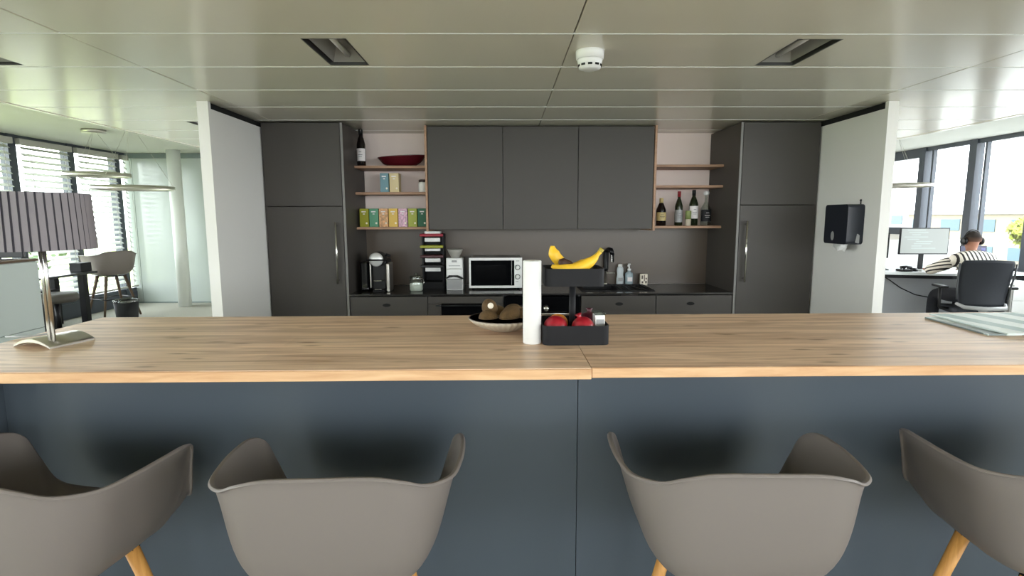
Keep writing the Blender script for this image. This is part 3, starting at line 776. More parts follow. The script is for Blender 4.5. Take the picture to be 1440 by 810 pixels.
# ring pendants
def ring_part(t, c, rad, name='ring'):
    a = MB(); n = 64
    a.lathe([(rad, 0), (rad, .042), (rad-.02, .042), (rad-.02, 0), (rad, 0)], c, n, cap=False)
    o = a.build(name, M['steel'], t)
    MB().lathe([(rad-.002, -.0035), (rad-.016, -.0035)], c, n, cap=False).build('light_strip', M['led'], o)
    return o
t = thing('ring_pendant', 'double ring pendant lamp hanging before the left blinds', 'pendant lamp', (-5.13, 7.1, HIGH))
MB().lathe([(.0, -.04), (.13, -.04), (.13, -.001), (0, -.001)], (-5.13, 7.1, HIGH), 32).build('canopy', M['steel'], t)
ring_part(t, (-5.14, 7.1, 2.005), .36); ring_part(t, (-4.70, 7.1, 1.838), .455)
w_ = MB()
for a in (.5, 2.6, 4.7):
    w_.tube([(-5.13+.03*math.cos(a), 7.1+.03*math.sin(a), HIGH-.04), (-5.14+.35*math.cos(a), 7.1+.35*math.sin(a), 2.033)], .0018, 5)
for a in (.3, 2.4, 4.5):
    w_.tube([(-4.68+.05*math.cos(a), 7.1+.05*math.sin(a), HIGH), (-4.70+.445*math.cos(a), 7.1+.445*math.sin(a), 1.878)], .0018, 5)
w_.build('suspension_wires', M['steel'], t)
t = thing('ring_pendant', 'ring pendant lamp hanging beside the right wall end', 'pendant lamp', (5.42, 7.5, HIGH))
MB().lathe([(.0, -.04), (.13, -.04), (.13, -.001), (0, -.001)], (5.3, 7.5, HIGH), 32).build('canopy', M['steel'], t)
ring_part(t, (5.36, 7.5, 1.865), .42)
w_ = MB()
for a in (.3, 2.4, 4.5): w_.tube([(5.3+.05*math.cos(a), 7.5+.05*math.sin(a), HIGH-.04), (5.36+.41*math.cos(a), 7.5+.41*math.sin(a), 1.893)], .0018, 5)
w_.build('suspension_wires', M['steel'], t)

# ------------------------------------------------------------------ bar counter
HB, BF, BB, BXL, BXR, BJ = 1.08, 1.4099, 2.2104, -1.6337, 2.1149, .231
PY = 1.67
t = thing('bar_worktop', 'oak bar top piece left of the joint, carrying the table lamp', 'worktop', (-.7, 1.81, HB-.027))
MB().box(BXL, BJ-.001, BF+.0005, BB, HB-.027, HB).build('top', M['oak'], t)
MB().box(BXL, BJ-.001, BF-.006, BF, HB-.029, HB-.0015, bev=.0012, seg=1).build('edge_band', M['oak_edge'], t, label='lighter oak front edge')
t = thing('bar_worktop', 'oak bar top piece right of the joint, carrying the printed boards', 'worktop', (1.17, 1.81, HB-.027))
MB().box(BJ+.001, BXR, BF+.0065, BB, HB-.027, HB).build('top', M['oak'], t)
MB().box(BJ+.001, BXR, BF, BF+.006, HB-.027, HB-.0005, bev=.0012, seg=1).build('edge_band', M['oak_edge'], t, label='lighter oak front edge')
t = thing('bar_counter', 'blue-grey panelled bar base behind the tub chairs', 'bar counter', (.24, 1.9, 0))
MB().box(-1.565, BJ-.0012, PY, PY+.02, 0, HB-.029).build('front_panel', M['bar_blue'], t)
MB().box(BJ+.0012, BXR-.03, PY, PY+.02, 0, HB-.029).build('front_panel', M['bar_blue'], t)
MB().box(-1.60, -1.567, BF+.10, BB-.03, 0, HB-.029).build('end_panel', M['bar_blue'], t)
MB().box(BXR-.029, BXR-.005, BF+.10, BB-.03, 0, HB-.029).build('end_panel', M['bar_blue'], t)
MB().box(-1.565, BXR-.03, BB-.05, BB-.03, 0, HB-.029).build('back_panel', M['bar_blue'], t)

# table lamp
LX, LY = -1.424, 1.70
t = thing('table_lamp', 'chrome table lamp with grey pleated drum shade on the bar', 'lamp', (LX, LY, HB))
mb = MB(); n = 16
P = [Vector((-1.537, 1.689)), Vector((-1.398, 1.667)), Vector((-1.402, 1.816)), Vector((-1.578, 1.866))]
P = [Vector((-1.545, 1.700)), Vector((-1.400, 1.662)), Vector((-1.365, 1.800)), Vector((-1.510, 1.838))]
tops = []; bots = []
for i in range(n+1):
    u = i/n; h = .022*(1-(2*u-1)**2)
    a = P[0].lerp(P[3], 0).lerp(P[1], u); b = P[3].lerp(P[2], u)
    tops.append((mb.bm.verts.new((a.x, a.y, HB+.006+h)), mb.bm.verts.new((b.x, b.y, HB+.006+h))))
    bots.append((mb.bm.verts.new((a.x, a.y, HB+.0005+h*.8)), mb.bm.verts.new((b.x, b.y, HB+.0005+h*.8))))
for i in range(n):
    for A, B in ((tops[i], tops[i+1]), (bots[i], bots[i+1])): mb.bm.faces.new((A[0], B[0], B[1], A[1])).smooth = True
    for s_ in (0, 1): mb.bm.faces.new((tops[i][s_], tops[i+1][s_], bots[i+1][s_], bots[i][s_]))
for i in (0, n): mb.bm.faces.new((tops[i][0], tops[i][1], bots[i][1], bots[i][0]))
mb.build('base', M['steel'], t)
MB().tube([(LX-.004, LY, HB+.018), (LX-.004, LY, 1.50)], .0055, 12).tube([(LX+.008, LY, HB+.018), (LX+.008, LY, 1.50)], .0055, 12).build('pole', M['chrome'], t)
def pleat_shade():
    mb = MB(); NP = 44; r0, r1 = .134, .139; z1, z0 = 1.556, 1.386
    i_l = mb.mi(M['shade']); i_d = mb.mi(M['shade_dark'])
    ang = []
    for k in range(NP):
        a = 2*PI*k/NP; s_ = 2*PI/NP
        ang += [(a, 0), (a+s_*.74, 1), (a+s_*.78, -1), (a+s_*.97, -1)]
    top = []; bot = []; ti = []; bi = []
    for a, o_ in ang:
        d_ = .0022*o_
        top.append(mb.bm.verts.new((LX+(r0+d_)*math.cos(a), LY+(r0+d_)*math.sin(a), z1))); bot.append(mb.bm.verts.new((LX+(r1+d_)*math.cos(a), LY+(r1+d_)*math.sin(a), z0)))
        ti.append(mb.bm.verts.new((LX+(r0-.006)*math.cos(a), LY+(r0-.006)*math.sin(a), z1))); bi.append(mb.bm.verts.new((LX+(r1-.006)*math.cos(a), LY+(r1-.006)*math.sin(a), z0)))
    N = len(ang)
    for k in range(N):
        j = (k+1) % N
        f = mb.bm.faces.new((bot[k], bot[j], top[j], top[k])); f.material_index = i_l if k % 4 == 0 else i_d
        mb.bm.faces.new((top[k], top[j], ti[j], ti[k])); mb.bm.faces.new((bi[k], bi[j], bot[j], bot[k])); mb.bm.faces.new((ti[k], ti[j], bi[j], bi[k]))
    return mb
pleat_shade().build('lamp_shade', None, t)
MB().tube([(LX-.05, LY+.11, HB+.006), (LX-.12, LY+.15, HB+.012), (LX-.19, LY+.12, HB+.006), (LX-.26, LY+.13, HB+.005)], .003, 8).build('cord', M['grey_plastic'], t)

# bowl with kiwis
BC = (-.002, 1.918)
t = thing('fruit_bowl', 'ribbed beige bowl with dark inside, holding kiwis on the bar', 'bowl', (*BC, HB))
mb = MB()
rib = lambda a, z: 1+.022*math.cos(a*36)
mb.lathe([(0, 0), (.045, 0), (.052, .003), (.088, .016), (.113, .032), (.126, .046)], (*BC, HB), 144, M['ceramic'], fn=rib)
mb.lathe([(.126, .046), (.122, .048), (.112, .037), (.084, .021), (.045, .008), (0, .007)], (*BC, HB), 72, M['bowl_in'])
mb.build('bowl', None, t)
def kiwi(x, y, z, rx, ry, rot, label, stick=False):
    t = thing('kiwi', label, 'fruit', (x, y, z), group='kiwis in the bowl')
    rm = Matrix.Rotation(rot[2], 4, 'Z') @ Matrix.Rotation(rot[1], 4, 'Y')
    MB().ball((x, y, z), 1, sc=(ry, rx, rx*.95), u=28, v=18, rot=rm).build('skin', M['kiwi'], t)
    e = rm @ Vector((ry*.99, 0, 0))
    MB().ball(Vector((x, y, z))+e, .006, u=10, v=8).build('stem_end', M['bark'], t)
    if stick:
        o = MB().lathe([(.0, .0), (.0105, 0), (.0105, .0014), (0, .0014)], (0, 0, 0), 18).build('sticker', M['sticker'], t, local=True)
        o.matrix_local = Matrix.Translation(Vector((.004, -rx*.94, .013))) @ Matrix.Rotation(R(84), 4, 'X')
kiwi(-.058, 1.895, HB+.049, .029, .034, (0, 0, .3), 'kiwi lying at the left in the bowl, half under another')
kiwi(-.053, 1.922, HB+.078, .029, .034, (0, R(70), .2), 'topmost kiwi in the bowl, with a round sticker', True)
kiwi(.018, 1.898, HB+.055, .031, .043, (0, R(-25), .5), 'large kiwi in the middle of the bowl')
kiwi(.028, 1.958, HB+.058, .030, .036, (0, R(-20), .2), 'kiwi behind the large middle one')
kiwi(.072, 1.918, HB+.053, .028, .034, (0, R(10), -.5), 'kiwi at the right of the bowl, beside the paper roll')
kiwi(-.026, 1.984, HB+.051, .028, .034, (0, 0, .9), 'kiwi at the back of the bowl, mostly hidden')

# paper roll
RX, RY = .0875, 1.712
t = thing('paper_roll', 'tall white paper towel roll between the bowl and the fruit stand', 'paper roll', (RX, RY, HB))
MB().lathe([(.012, .0), (.0275, .0), (.029, .002), (.029, .262), (.0275, .264), (.012, .264), (.011, .262), (.011, .002), (.012, 0)], (RX, RY, HB), 40, cap=False).build('paper', M['paper'], t)
MB().lathe([(.011, .001), (.011, .263), (.0095, .263), (.0095, .001), (.011, .001)], (RX, RY, HB), 24, cap=False).build('cardboard_core', mat('cardboard', (196, 178, 150), .8), t)

# two-tier stand
TX, TY = .2235, 1.765
t = thing('tiered_stand', 'black two-tier metal fruit stand on the bar', 'stand', (TX, TY, HB))
def tray(x0, x1, y0, y1, z0, z1, r=.022, e=.003):
    mb = MB(); po = rounded_poly([(x0, y0), (x1, y0), (x1, y1), (x0, y1)], r, 8); pi_ = rounded_poly([(x0+e, y0+e), (x1-e, y0+e), (x1-e, y1-e), (x0+e, y1-e)], r-e, 8)
    n = len(po); V = mb.bm.verts.new
    a = [V((x, y, z0)) for x, y in po]; b = [V((x, y, z1)) for x, y in po]; c = [V((x, y, z1)) for x, y in pi_]; d = [V((x, y, z0+e)) for x, y in pi_]
    mb.bm.faces.new(list(reversed(a))); mb.bm.faces.new(d)
    for k in range(n):
        j = (k+1) % n
        for A, B in ((a, b), (b, c), (c, d)): mb.bm.faces.new((A[k], A[j], B[j], B[k]))
    return mb
tray(.1195, .3285, 1.668, 1.862, HB+.001, HB+.062).build('lower_tray', M['tray'], t)
tray(.128, .3165, 1.70, 1.852, 1.262, 1.318, .02).build('upper_tray', M['tray'], t)
MB().lathe([(.0105, .004), (.0105, .185)], (TX-.0, TY+.01, HB), 20).build('post', M['tray'], t)

# bananas
def banana(pts, rs, label, dark=None, name='banana'):
    t = thing(name, label, 'fruit', pts[0], group='bananas in the upper tray')
    P_ = [Vector(p) for p in pts]; N = 22
    def bez(u):
        q = list(P_)
        while len(q) > 1: q = [q[i].lerp(q[i+1], u) for i in range(len(q)-1)]
        return q[0]
    path = [bez(k/N) for k in range(N+1)]
    rad = []
    for k in range(N+1):
        u = k/N; rad.append(rs*min(1, .35+2.6*u, .3+2.2*(1-u) if u < .88 else .36+.1*(u > .97)))
    MB().tube(path, rad, 12).build('peel', M['banana'], t)
    d_ = (path[-1]-path[-2]).normalized()
    MB().tube([path[-1]-d_*.004, path[-1]+d_*.012], [rs*.42, rs*.5], 8).build('stem', M['banana_tip'], t)
    if dark: MB().ball(bez(dark[0])+Vector(dark[1]), .012, sc=dark[2], u=14, v=10).build('dark_bruise', M['banana_dark'], t)
zt = 1.318
banana([(.152, 1.74, zt+.006), (.19, 1.725, zt-.012), (.245, 1.725, zt-.010), (.285, 1.735, zt+.020), (.305, 1.74, zt+.050)], .0175, 'banana lying along the upper tray with its stem at right')
banana([(.158, 1.785, zt+.068), (.156, 1.785, zt+.034), (.185, 1.785, zt+.010), (.228, 1.79, zt-.016)], .0185, 'short banana pointing upward at the left of the upper tray')
banana([(.175, 1.82, zt-.020), (.215, 1.82, zt-.016), (.26, 1.79, zt+.0), (.295, 1.765, zt+.035)], .0165, 'banana at the back of the bunch, touching the other stem')
banana([(.176, 1.752, zt+.022), (.184, 1.752, zt+.018), (.195, 1.752, zt+.012), (.215, 1.76, zt+.003), (.232, 1.755, zt-.002)], .0155, 'overripe brown banana end on top of the yellow bananas')
for o in [k for k in bpy.data.objects if k.parent and k.parent.get('label', '').startswith('overripe')]:
    o.data.materials[0] = M['banana_dark']

# fruit in the lower tray
def pome(x, y, z, r, label, m, tilt=0., crown=True, group=None, name='pomegranate'):
    t = thing(name, label, 'fruit', (x, y, z), group=group)
    MB().ball((x, y, z), r, sc=(1, 1, .93), u=32, v=20).build('skin', m, t)
    if crown:
        o = MB().lathe([(.009, -.004), (.007, .004), (.010, .012), (.008, .012), (.005, .004)], (0, 0, 0), 12, fn=lambda a, z: 1+(.25*math.cos(a*6) if z > .01 else 0)).build('crown', m, t, local=True)
        o.matrix_local = Matrix.Rotation(tilt, 4, 'Y') @ Matrix.Translation((0, 0, r*.93))
    return t
pr = pome(.163, 1.716, HB+.052, .038, 'red pomegranate with a white sticker in the lower tray', M['pomegranate'], 0, False, group='pomegranates in the lower tray')
MB().box(-.008, .010, -.0392, -.034, -.010, .0, M['white_plastic'], rot=Matrix.Rotation(R(30), 4, 'Y')).build('sticker', None, pr, local=True)
pome(.2505, 1.716, HB+.050, .036, 'glossy red pomegranate at the centre of the lower tray', M['pomegranate'], R(-20), group='pomegranates in the lower tray')
pome(.180, 1.812, HB+.044, .034, 'orange behind the pomegranates in the lower tray', M['orange'], 0, False, name='orange')
pome(.285, 1.81, HB+.050, .035, 'dark purple fruit behind the right pomegranate', M['plum'], 0, True, name='plum')
t = thing('snack_box', 'small clear plastic box with printed label in the lower tray', 'box', (.308, 1.735, HB+.004), rz=.0)
MB().box(.2895, .3215, 1.715, 1.765, HB+.005, HB+.088, bev=.003).build('container', M['white_plastic'], t)
MB().box(.2935, .3185, 1.7142, 1.715, HB+.055, HB+.074).build('print', M['grey_plastic'], t)
MB().box(.288, .324, 1.713, 1.767, HB+.088, HB+.096, bev=.002).build('lid', M['clear'], t)

# printed boards at the right end
mst = stripes('print_teal', (124, 156, 152), (212, 224, 220), (1, .12, 0), 7, .45, .45)
mst2 = stripes('print_grey', (118, 130, 130), (200, 212, 210), (1, .1, 0), 9, .5, .45)
MB2 = MB().prism([(1.648, 2.085), (1.620, 1.772), (1.70, 1.766), (2.02, 1.80), (2.05, 2.10)], HB+.0005, HB+.0055)
tag(MB2.build('printed_board', mst2, loc=(1.83, 1.93, HB)), 'striped grey and teal board lying lowest on the right bar end', 'board', 'printed boards on the bar')
MB2 = MB().prism([(1.700, 2.13), (1.672, 1.757), (2.03, 1.748), (2.075, 2.15)], HB+.0060, HB+.0105)
tag(MB2.build('printed_board', mst, loc=(1.87, 1.94, HB+.006)), 'striped white and teal board lying on top of the other board', 'board', 'printed boards on the bar')

# ------------------------------------------------------------------ tub chairs
def spline(keys, t):
    """Catmull-Rom through keys (closed), t in 0..1"""
    n = len(keys); x = (t % 1)*n; i = int(x); u = x-i
    p0, p1, p2, p3 = (Vector(keys[(i+k) % n]) for k in (-1, 0, 1, 2))
    return .5*((2*p1)+(-p0+p2)*u+(2*p0-5*p1+4*p2-p3)*u*u+(-p0+3*p1-3*p2+p3)*u*u*u)
SEAT = .640
half = [(0, -.215, .266), (.10, -.212, .264), (.160, -.202, .250), (.205, -.172, .226), (.250, -.115, .215), (.266, -.04, .216), (.270, .04, .218), (.264, .115, .214), (.246, .155, .190), (.226, .172, .125), (.200, .195, .045), (.145, .232, .008), (.0, .245, .0)]
wall = [(0, -.212, 0), (.11, -.208, 0), (.175, -.190, 0), (.212, -.150, 0), (.226, -.09, 0), (.226, -.03, 0), (.226, .03, 0), (.222, .09, 0), (.215, .135, 0), (.205, .16, 0), (.185, .19, 0), (.135, .222, 0), (0, .235, 0)]
rim_keys = half + [(-x, y, z) for x, y, z in reversed(half[1:-1])]
wall_keys = wall + [(-x, y, z) for x, y, z in reversed(wall[1:-1])]
def shell_mesh():
    mb = MB(); NU, NV = 144, 18
    grid = []
    for i in range(NU):
        p0 = spline(rim_keys, i/NU); w0 = spline(wall_keys, i/NU)
        h = max(p0.z, 0); k = min(1, h/.15)
        out = (Vector((p0.x, p0.y, 0))-Vector((0, .02, 0))).normalized()
        p1 = Vector((w0.x, w0.y, p0.z*.50 if h > .03 else p0.z))
        p2 = Vector((w0.x*(1.0-.02*k), w0.y*(1-.02*k), -.075*k))
        p3 = Vector((w0.x*.34, w0.y*.34, -.048))
        row = []
        for j in range(NV+1):
            u = j/NV
            a = (1-u)**3; b = 3*u*(1-u)**2; c = 3*u*u*(1-u); d = u**3
            row.append(p0*a+p1*b+p2*c+p3*d)
        row = [p0+out*.005-Vector((0, 0, .003)), p0+out*.003+Vector((0, 0, .0005))]+row
        grid.append([mb.bm.verts.new(q) for q in row])
    ctr = mb.bm.verts.new((0, 0, -.05))
    for i in range(NU):
        a, b = grid[i], grid[(i+1) % NU]
        for j in range(len(a)-1): mb.bm.faces.new((a[j], b[j], b[j+1], a[j+1])).smooth = True
        mb.bm.faces.new((a[-1], b[-1], ctr)).smooth = True
    return mb
def tub_chair(label, loc, rz, group, red=False):
    t = thing('tub_chair', label, 'chair', loc, rz, group, world=False)
    sm = shell_mesh(); bmesh.ops.scale(sm.bm, vec=(1.10, 1.08, 1.06), verts=sm.bm.verts[:])
    o = sm.build('shell', M['chair_plastic'], t); o.location = (0, 0, SEAT)
    s = o.modifiers.new('s', 'SOLIDIFY'); s.thickness = .005; s.offset = 1
    b = o.modifiers.new('b', 'BEVEL'); b.width = .0015; b.segments = 2; b.limit_method = 'ANGLE'
    for sx in (-1, 1):
        for sy_ in (-1, 1):
            l = MB().tube([(sx*.112, sy_*.105, SEAT-.062), (sx*.225, sy_*.20, .004)], [.0195, .012], 16)
            l.build('leg', M['leg_wood'], t)
    sp = MB().lathe([(0, -.02), (.15, -.018), (.165, -.008), (.15, .004), (0, .008)], (0, .03, SEAT), 40, fn=None)
    sp.build('seat_pad', M['pad_brown'], t)
    f = MB()
    f.box(-.13, .13, -.12, -.095, SEAT-.074, SEAT-.058); f.box(-.13, .13, .095, .12, SEAT-.074, SEAT-.058); f.box(-.02, .02, -.095, .095, SEAT-.074, SEAT-.058)
    f.build('seat_bracket', M['black_plastic'], t)
    r = MB(); zz = .26; q = .185
    for a, b_ in (((-q, -q), (q, -q)), ((q, -q), (q, q)), ((q, q), (-q, q)), ((-q, q), (-q, -q))): r.tube([(a[0], a[1], zz), (b_[0], b_[1], zz)], .007, 8)
    r.build('footrest', M['black_plastic'], t)
    return t
G = 'tub chairs along the bar'
C1 = tub_chair('grey tub chair at the far left, cut by the picture edge', (-1.175, 1.345, 0), R(-9), G)
def cp_chair(label, loc, rz, group):
    c = copy_tree(C1); c.location = loc; c.rotation_euler = (0, 0, rz); c['label'] = label; c['group'] = group; return c
cp_chair('grey tub chair left of the panel seam, turned slightly left', (-.412, 1.345, 0), R(2), G)
cp_chair('grey tub chair right of the panel seam, under the fruit stand side', (.585, 1.345, 0), R(-2), G)
cp_chair('grey tub chair at the far right, cut by the picture edge', (1.435, 1.345, 0), R(-4), G)
c = cp_chair('grey tub stool far left beside the dark desk and blinds', (-5.95, 8.3, 0), R(62), 'tub chairs'); c.scale = (1.12, 1.12, 1.08)
del c['group']
for k_ in bpy.data.objects:
    if k_.parent == c and k_.name.startswith('leg'):
        k_.material_slots[0].link = 'OBJECT'; k_.material_slots[0].material = M['bark']  # darker brown paints the backlit shade onto this stool's legs

# ------------------------------------------------------------------ left office area
t = thing('sideboard', 'pale grey sideboard behind the table lamp', 'sideboard', (-4.7, 4.4, 0))
MB().box(-5.0, -4.42, 3.4, 5.2, 0, 1.085).build('carcass', M['cabinet_grey'], t)
MB().box(-5.02, -4.395, 3.38, 5.22, 1.086, 1.106).build('top', M['bark'], t)
for y0, y1 in ((3.405, 3.998), (4.002, 4.60), (4.604, 5.195)):
    MB().box(-4.418, -4.40, y0, y1, .455, 1.08, bev=.001, seg=1).build('door', M['cabinet_grey'], t)
    MB().box(-4.418, -4.40, y0, y1, .05, .45, bev=.001, seg=1).build('drawer', M['cabinet_grey'], t)
t = thing('monitor', 'black monitor on the sideboard behind the lampshade', 'monitor', (-4.75, 5.1, 1.106))
MB().box(-4.9, -4.40, 5.05, 5.08, 1.125, 1.21, bev=.005).build('screen', M['black_plastic'], t)
MB().box(-4.68, -4.62, 5.05, 5.075, 1.106, 1.13).box(-4.75, -4.55, 5.0, 5.12, 1.106, 1.114).build('stand', M['black_plastic'], t)

t = thing('desk', 'dark desk standing along the blinds at left', 'desk', (-6.1, 7.2, 0))
MB().box(-6.36, -5.76, 5.6, 7.78, .715, .745, bev=.003).build('desktop', M['desk_dark'], t)
for yy in (5.7, 7.62): MB().box(-6.33, -6.25, yy, yy+.08, 0, .714).build('leg', M['black_matte'], t)
for yy in (5.7, 7.62): MB().box(-5.93, -5.85, yy, yy+.08, 0, .714).build('leg', M['black_matte'], t)
MB().box(-6.30, -5.95, 6.9, 7.3, .02, .55, bev=.004).build('pedestal', M['black_matte'], t)
tag(MB().box(-5.98, -5.82, 7.56, 7.76, .746, .87, bev=.006).build('desk_box', M['black_matte'], loc=(-5.9, 7.66, .746)), 'small black box on the end of the dark desk', 'box')
t = thing('waste_bin', 'black waste bin with pale liner under the stool', 'bin', (-5.38, 7.75, 0))
MB().lathe([(.12, 0), (.125, .01), (.155, .33), (.15, .33), (.12, .015), (0, .014)], (-5.38, 7.75, 0), 30).build('body', M['black_matte'], t)
MB().lathe([(.157, .30), (.161, .335), (.150, .342), (.146, .32)], (-5.38, 7.75, 0), 30, cap=False, fn=lambda a, z: 1+.012*math.sin(a*7)).build('liner', M['clear'], t)
t = thing('office_stool', 'dark padded swivel stool under the dark desk', 'stool', (-5.62, 6.85, 0))
MB().lathe([(0, .44), (.2, .44), (.23, .47), (.23, .52), (.2, .55), (0, .56)], (-5.62, 6.85, 0), 32).build('seat', M['anthracite'], t)
MB().lathe([(.03, .08), (.03, .44)], (-5.62, 6.85, 0), 16).build('gas_column', M['black_plastic'], t)
b = MB()
for k in range(5):
    a = 2*PI*k/5; b.tube([(-5.62, 6.85, .10), (-5.62+.26*math.cos(a), 6.85+.26*math.sin(a), .06)], [.022, .014], 8); b.ball((-5.62+.26*math.cos(a), 6.85+.26*math.sin(a), .028), .027, u=12, v=8)
b.build('star_base', M['black_plastic'], t)

# ------------------------------------------------------------------ right office area
t = thing('office_desk', 'white-topped desk with grey front panel by the right windows', 'desk', (5.7, 7.4, 0))
MB().prism(rounded_poly([(4.55, 7.22), (5.15, 6.99), (5.75, 6.84), (6.75, 6.84), (6.75, 8.0), (4.55, 8.0)], .03), .716, .745).build('desktop', M['desk_white'], t)
MB().box(4.6, 6.72, 7.32, 7.345, .05, .66).build('modesty_panel', M['desk_panel'], t)
MB().prism([(4.62, 7.24), (5.16, 7.03), (5.75, 6.88), (6.70, 6.88), (6.70, 7.0), (4.62, 7.33)], .67, .7155).build('cable_tray', M['black_matte'], t)
for xx_ in (4.62, 6.62): MB().box(xx_, xx_+.08, 7.4, 7.9, 0, .715).build('leg', M['black_matte'], t)
tag(MB().tube([(5.12, 7.30, .68), (5.2, 7.25, .62), (5.32, 7.2, .52), (5.45, 7.1, .44), (5.6, 7.0, .41), (5.75, 6.9, .43)], .007, 8).build('power_cable', M['black_plastic'], loc=(5.4, 7.1, .41)), 'black cable drooping below the white desk edge', 'cable')
# desk screen behind monitors
t = thing('desk_divider', 'low white divider screen behind the monitors', 'divider', (5.8, 7.98, .745))
MB().box(4.6, 6.72, 7.955, 7.985, .746, 1.13, bev=.004).build('screen', M['white_plastic'], t)
def monitor(cx_, cy_, rz, w, h, zb, label, smat, name='monitor', lines=True, back=None):
    t = thing(name, label, 'monitor', (cx_, cy_, .745), rz, world=False, group='monitors on the office desk')
    z0 = zb-.745
    MB().box(-w/2, w/2, -.012, .02, z0, z0+h, bev=.004).build('bezel', back or M['black_plastic'], t)
    s = MB().box(-w/2+.012, w/2-.012, -.0135, -.0122, z0+.014, z0+h-.012).build('screen', smat, t)
    if lines:
        l = MB(); rnd = random.Random(3)
        for k in range(9):
            a = -w/2+.05+rnd.random()*w*.25; l.box(a, a+w*(.15+.4*rnd.random()), -.0142, -.0136, z0+h*.9-k*h*.085, z0+h*.9-k*h*.085+.010)
        l.build('page_text', M['screen_line'], s)
    MB().box(-.03, .03, .02, .045, .01, z0+h*.6, bev=.004).build('stand_post', M['black_plastic'], t)
    MB().box(-.12, .12, -.06, .12, .0005, .012, bev=.004).build('stand_foot', M['black_plastic'], t)
    return t
monitor(5.72, 7.38, R(-4), .64, .36, .955, 'large monitor with a pale page, left of the seated man', M['screen_light'])
monitor(5.22, 7.45, R(66), .52, .34, .92, 'monitor turned edge-on left of the pale-page monitor', M['screen_dark'], lines=False)
monitor(4.98, 7.78, R(-4), .30, .20, 1.02, 'grey monitor half hidden by the right wall end', M['grey_plastic'], lines=False, back=M['black_plastic'])
# laptop
t = thing('laptop', 'open laptop with dark purple screen right of the seated man', 'laptop', (6.37, 7.30, .745), R(-6), world=False)
MB().box(-.17, .17, -.24, .0, .001, .018, bev=.004).build('keyboard_base', M['steel'], t)
o = MB().box(-.17, .17, .0, .010, .02, .27, bev=.003).build('lid', M['black_plastic'], t)
MB().box(-.162, .162, -.0012, .0, .03, .262).build('screen', M['screen_dark'], o)
l = MB()
for k in range(3): l.box(-.12+.05*k, -.09+.05*k+.03, -.002, -.0013, .19-.02*k, .195-.02*k)
l.box(.10, .15, -.002, -.0013, .20, .24); l.build('code_lines', mat('code_lines', (96, 96, 150), .5), o)
o.matrix_local = Matrix.Translation((0, 0, .06)) @ Matrix.Rotation(R(-8), 4, 'X')
# desk clutter
t = thing('desk_phone', 'black desk phone beside the edge-on monitor', 'phone', (5.33, 7.17, .745))
MB().box(5.26, 5.40, 7.10, 7.24, .746, .775, bev=.01).build('body', M['black_plastic'], t)
MB().tube([(5.25, 7.13, .80), (5.32, 7.13, .812), (5.39, 7.13, .795)], [.02, .013, .02], 10).tube([(5.32, 7.18, .770), (5.32, 7.14, .80)], .01, 8).build('handset', M['black_plastic'], t)
t = thing('keyboard', 'white keyboard in front of the pale-page monitor', 'keyboard', (5.78, 7.12, .745))
MB().box(5.56, 6.00, 7.17, 7.29, .746, .758, bev=.003).build('body', M['white_plastic'], t)
k_ = MB()
for a in range(12):
    for b_ in range(4): k_.box(5.57+a*.0355, 5.60+a*.0355, 7.18+b_*.026, 7.202+b_*.026, .758, .762)
k_.build('keys', M['paper'], t)
t = thing('headset_dock', 'black charging dock on the white desk left of the hand', 'dock', (5.47, 7.20, .745))
MB().lathe([(.0, .0), (.055, 0), (.06, .01), (.05, .03), (.02, .04), (0, .041)], (5.47, 7.20, .746), 24).build('body', M['black_plastic'], t)
t = thing('document_box', 'white and grey device box at the left end of the white desk', 'box', (4.80, 7.49, .745))
MB().box(4.72, 4.88, 7.42, 7.56, .746, .95, bev=.004).build('body', M['grey_plastic'], t)
MB().box(4.71, 4.89, 7.41, 7.57, .951, .985, bev=.004).build('lid', M['white_plastic'], t)
t = thing('pedestal_cabinet', 'white drawer pedestal at the right picture edge', 'cabinet', (6.4, 6.55, 0))
MB().box(6.13, 6.55, 6.45, 6.83, .02, .66, bev=.004).build('body', M['white_plastic'], t)
for z0_, z1_ in ((.03, .24), (.25, .45), (.46, .65)): MB().box(6.14, 6.54, 6.435, 6.449, z0_, z1_, bev=.002).build('drawer', M['white_plastic'], t)

# office chair (local: faces +y)
t = thing('office_chair', 'dark blue-black office chair carrying the seated man', 'chair', (5.62, 6.40, 0), R(-16), world=False)
b = MB()
for k in range(5):
    a = 2*PI*k/5+.3; b.tube([(0, 0, .11), (.3*math.cos(a), .3*math.sin(a), .07)], [.028, .016], 10)
b.build('star_base', M['black_plastic'], t)
for k in range(5):
    a = 2*PI*k/5+.3; MB().ball((.3*math.cos(a), .3*math.sin(a), .03), .03, sc=(1, .7, 1), u=14, v=10).build('caster', M['black_plastic'], t)
MB().lathe([(.03, .1), (.03, .3), (.02, .3), (.02, .315)], (0, 0, 0), 16).build('gas_column', M['steel'], t)
MB().box(-.25, .25, -.20, .27, .315, .39, bev=.035, seg=4).build('seat', M['office_black'], t)
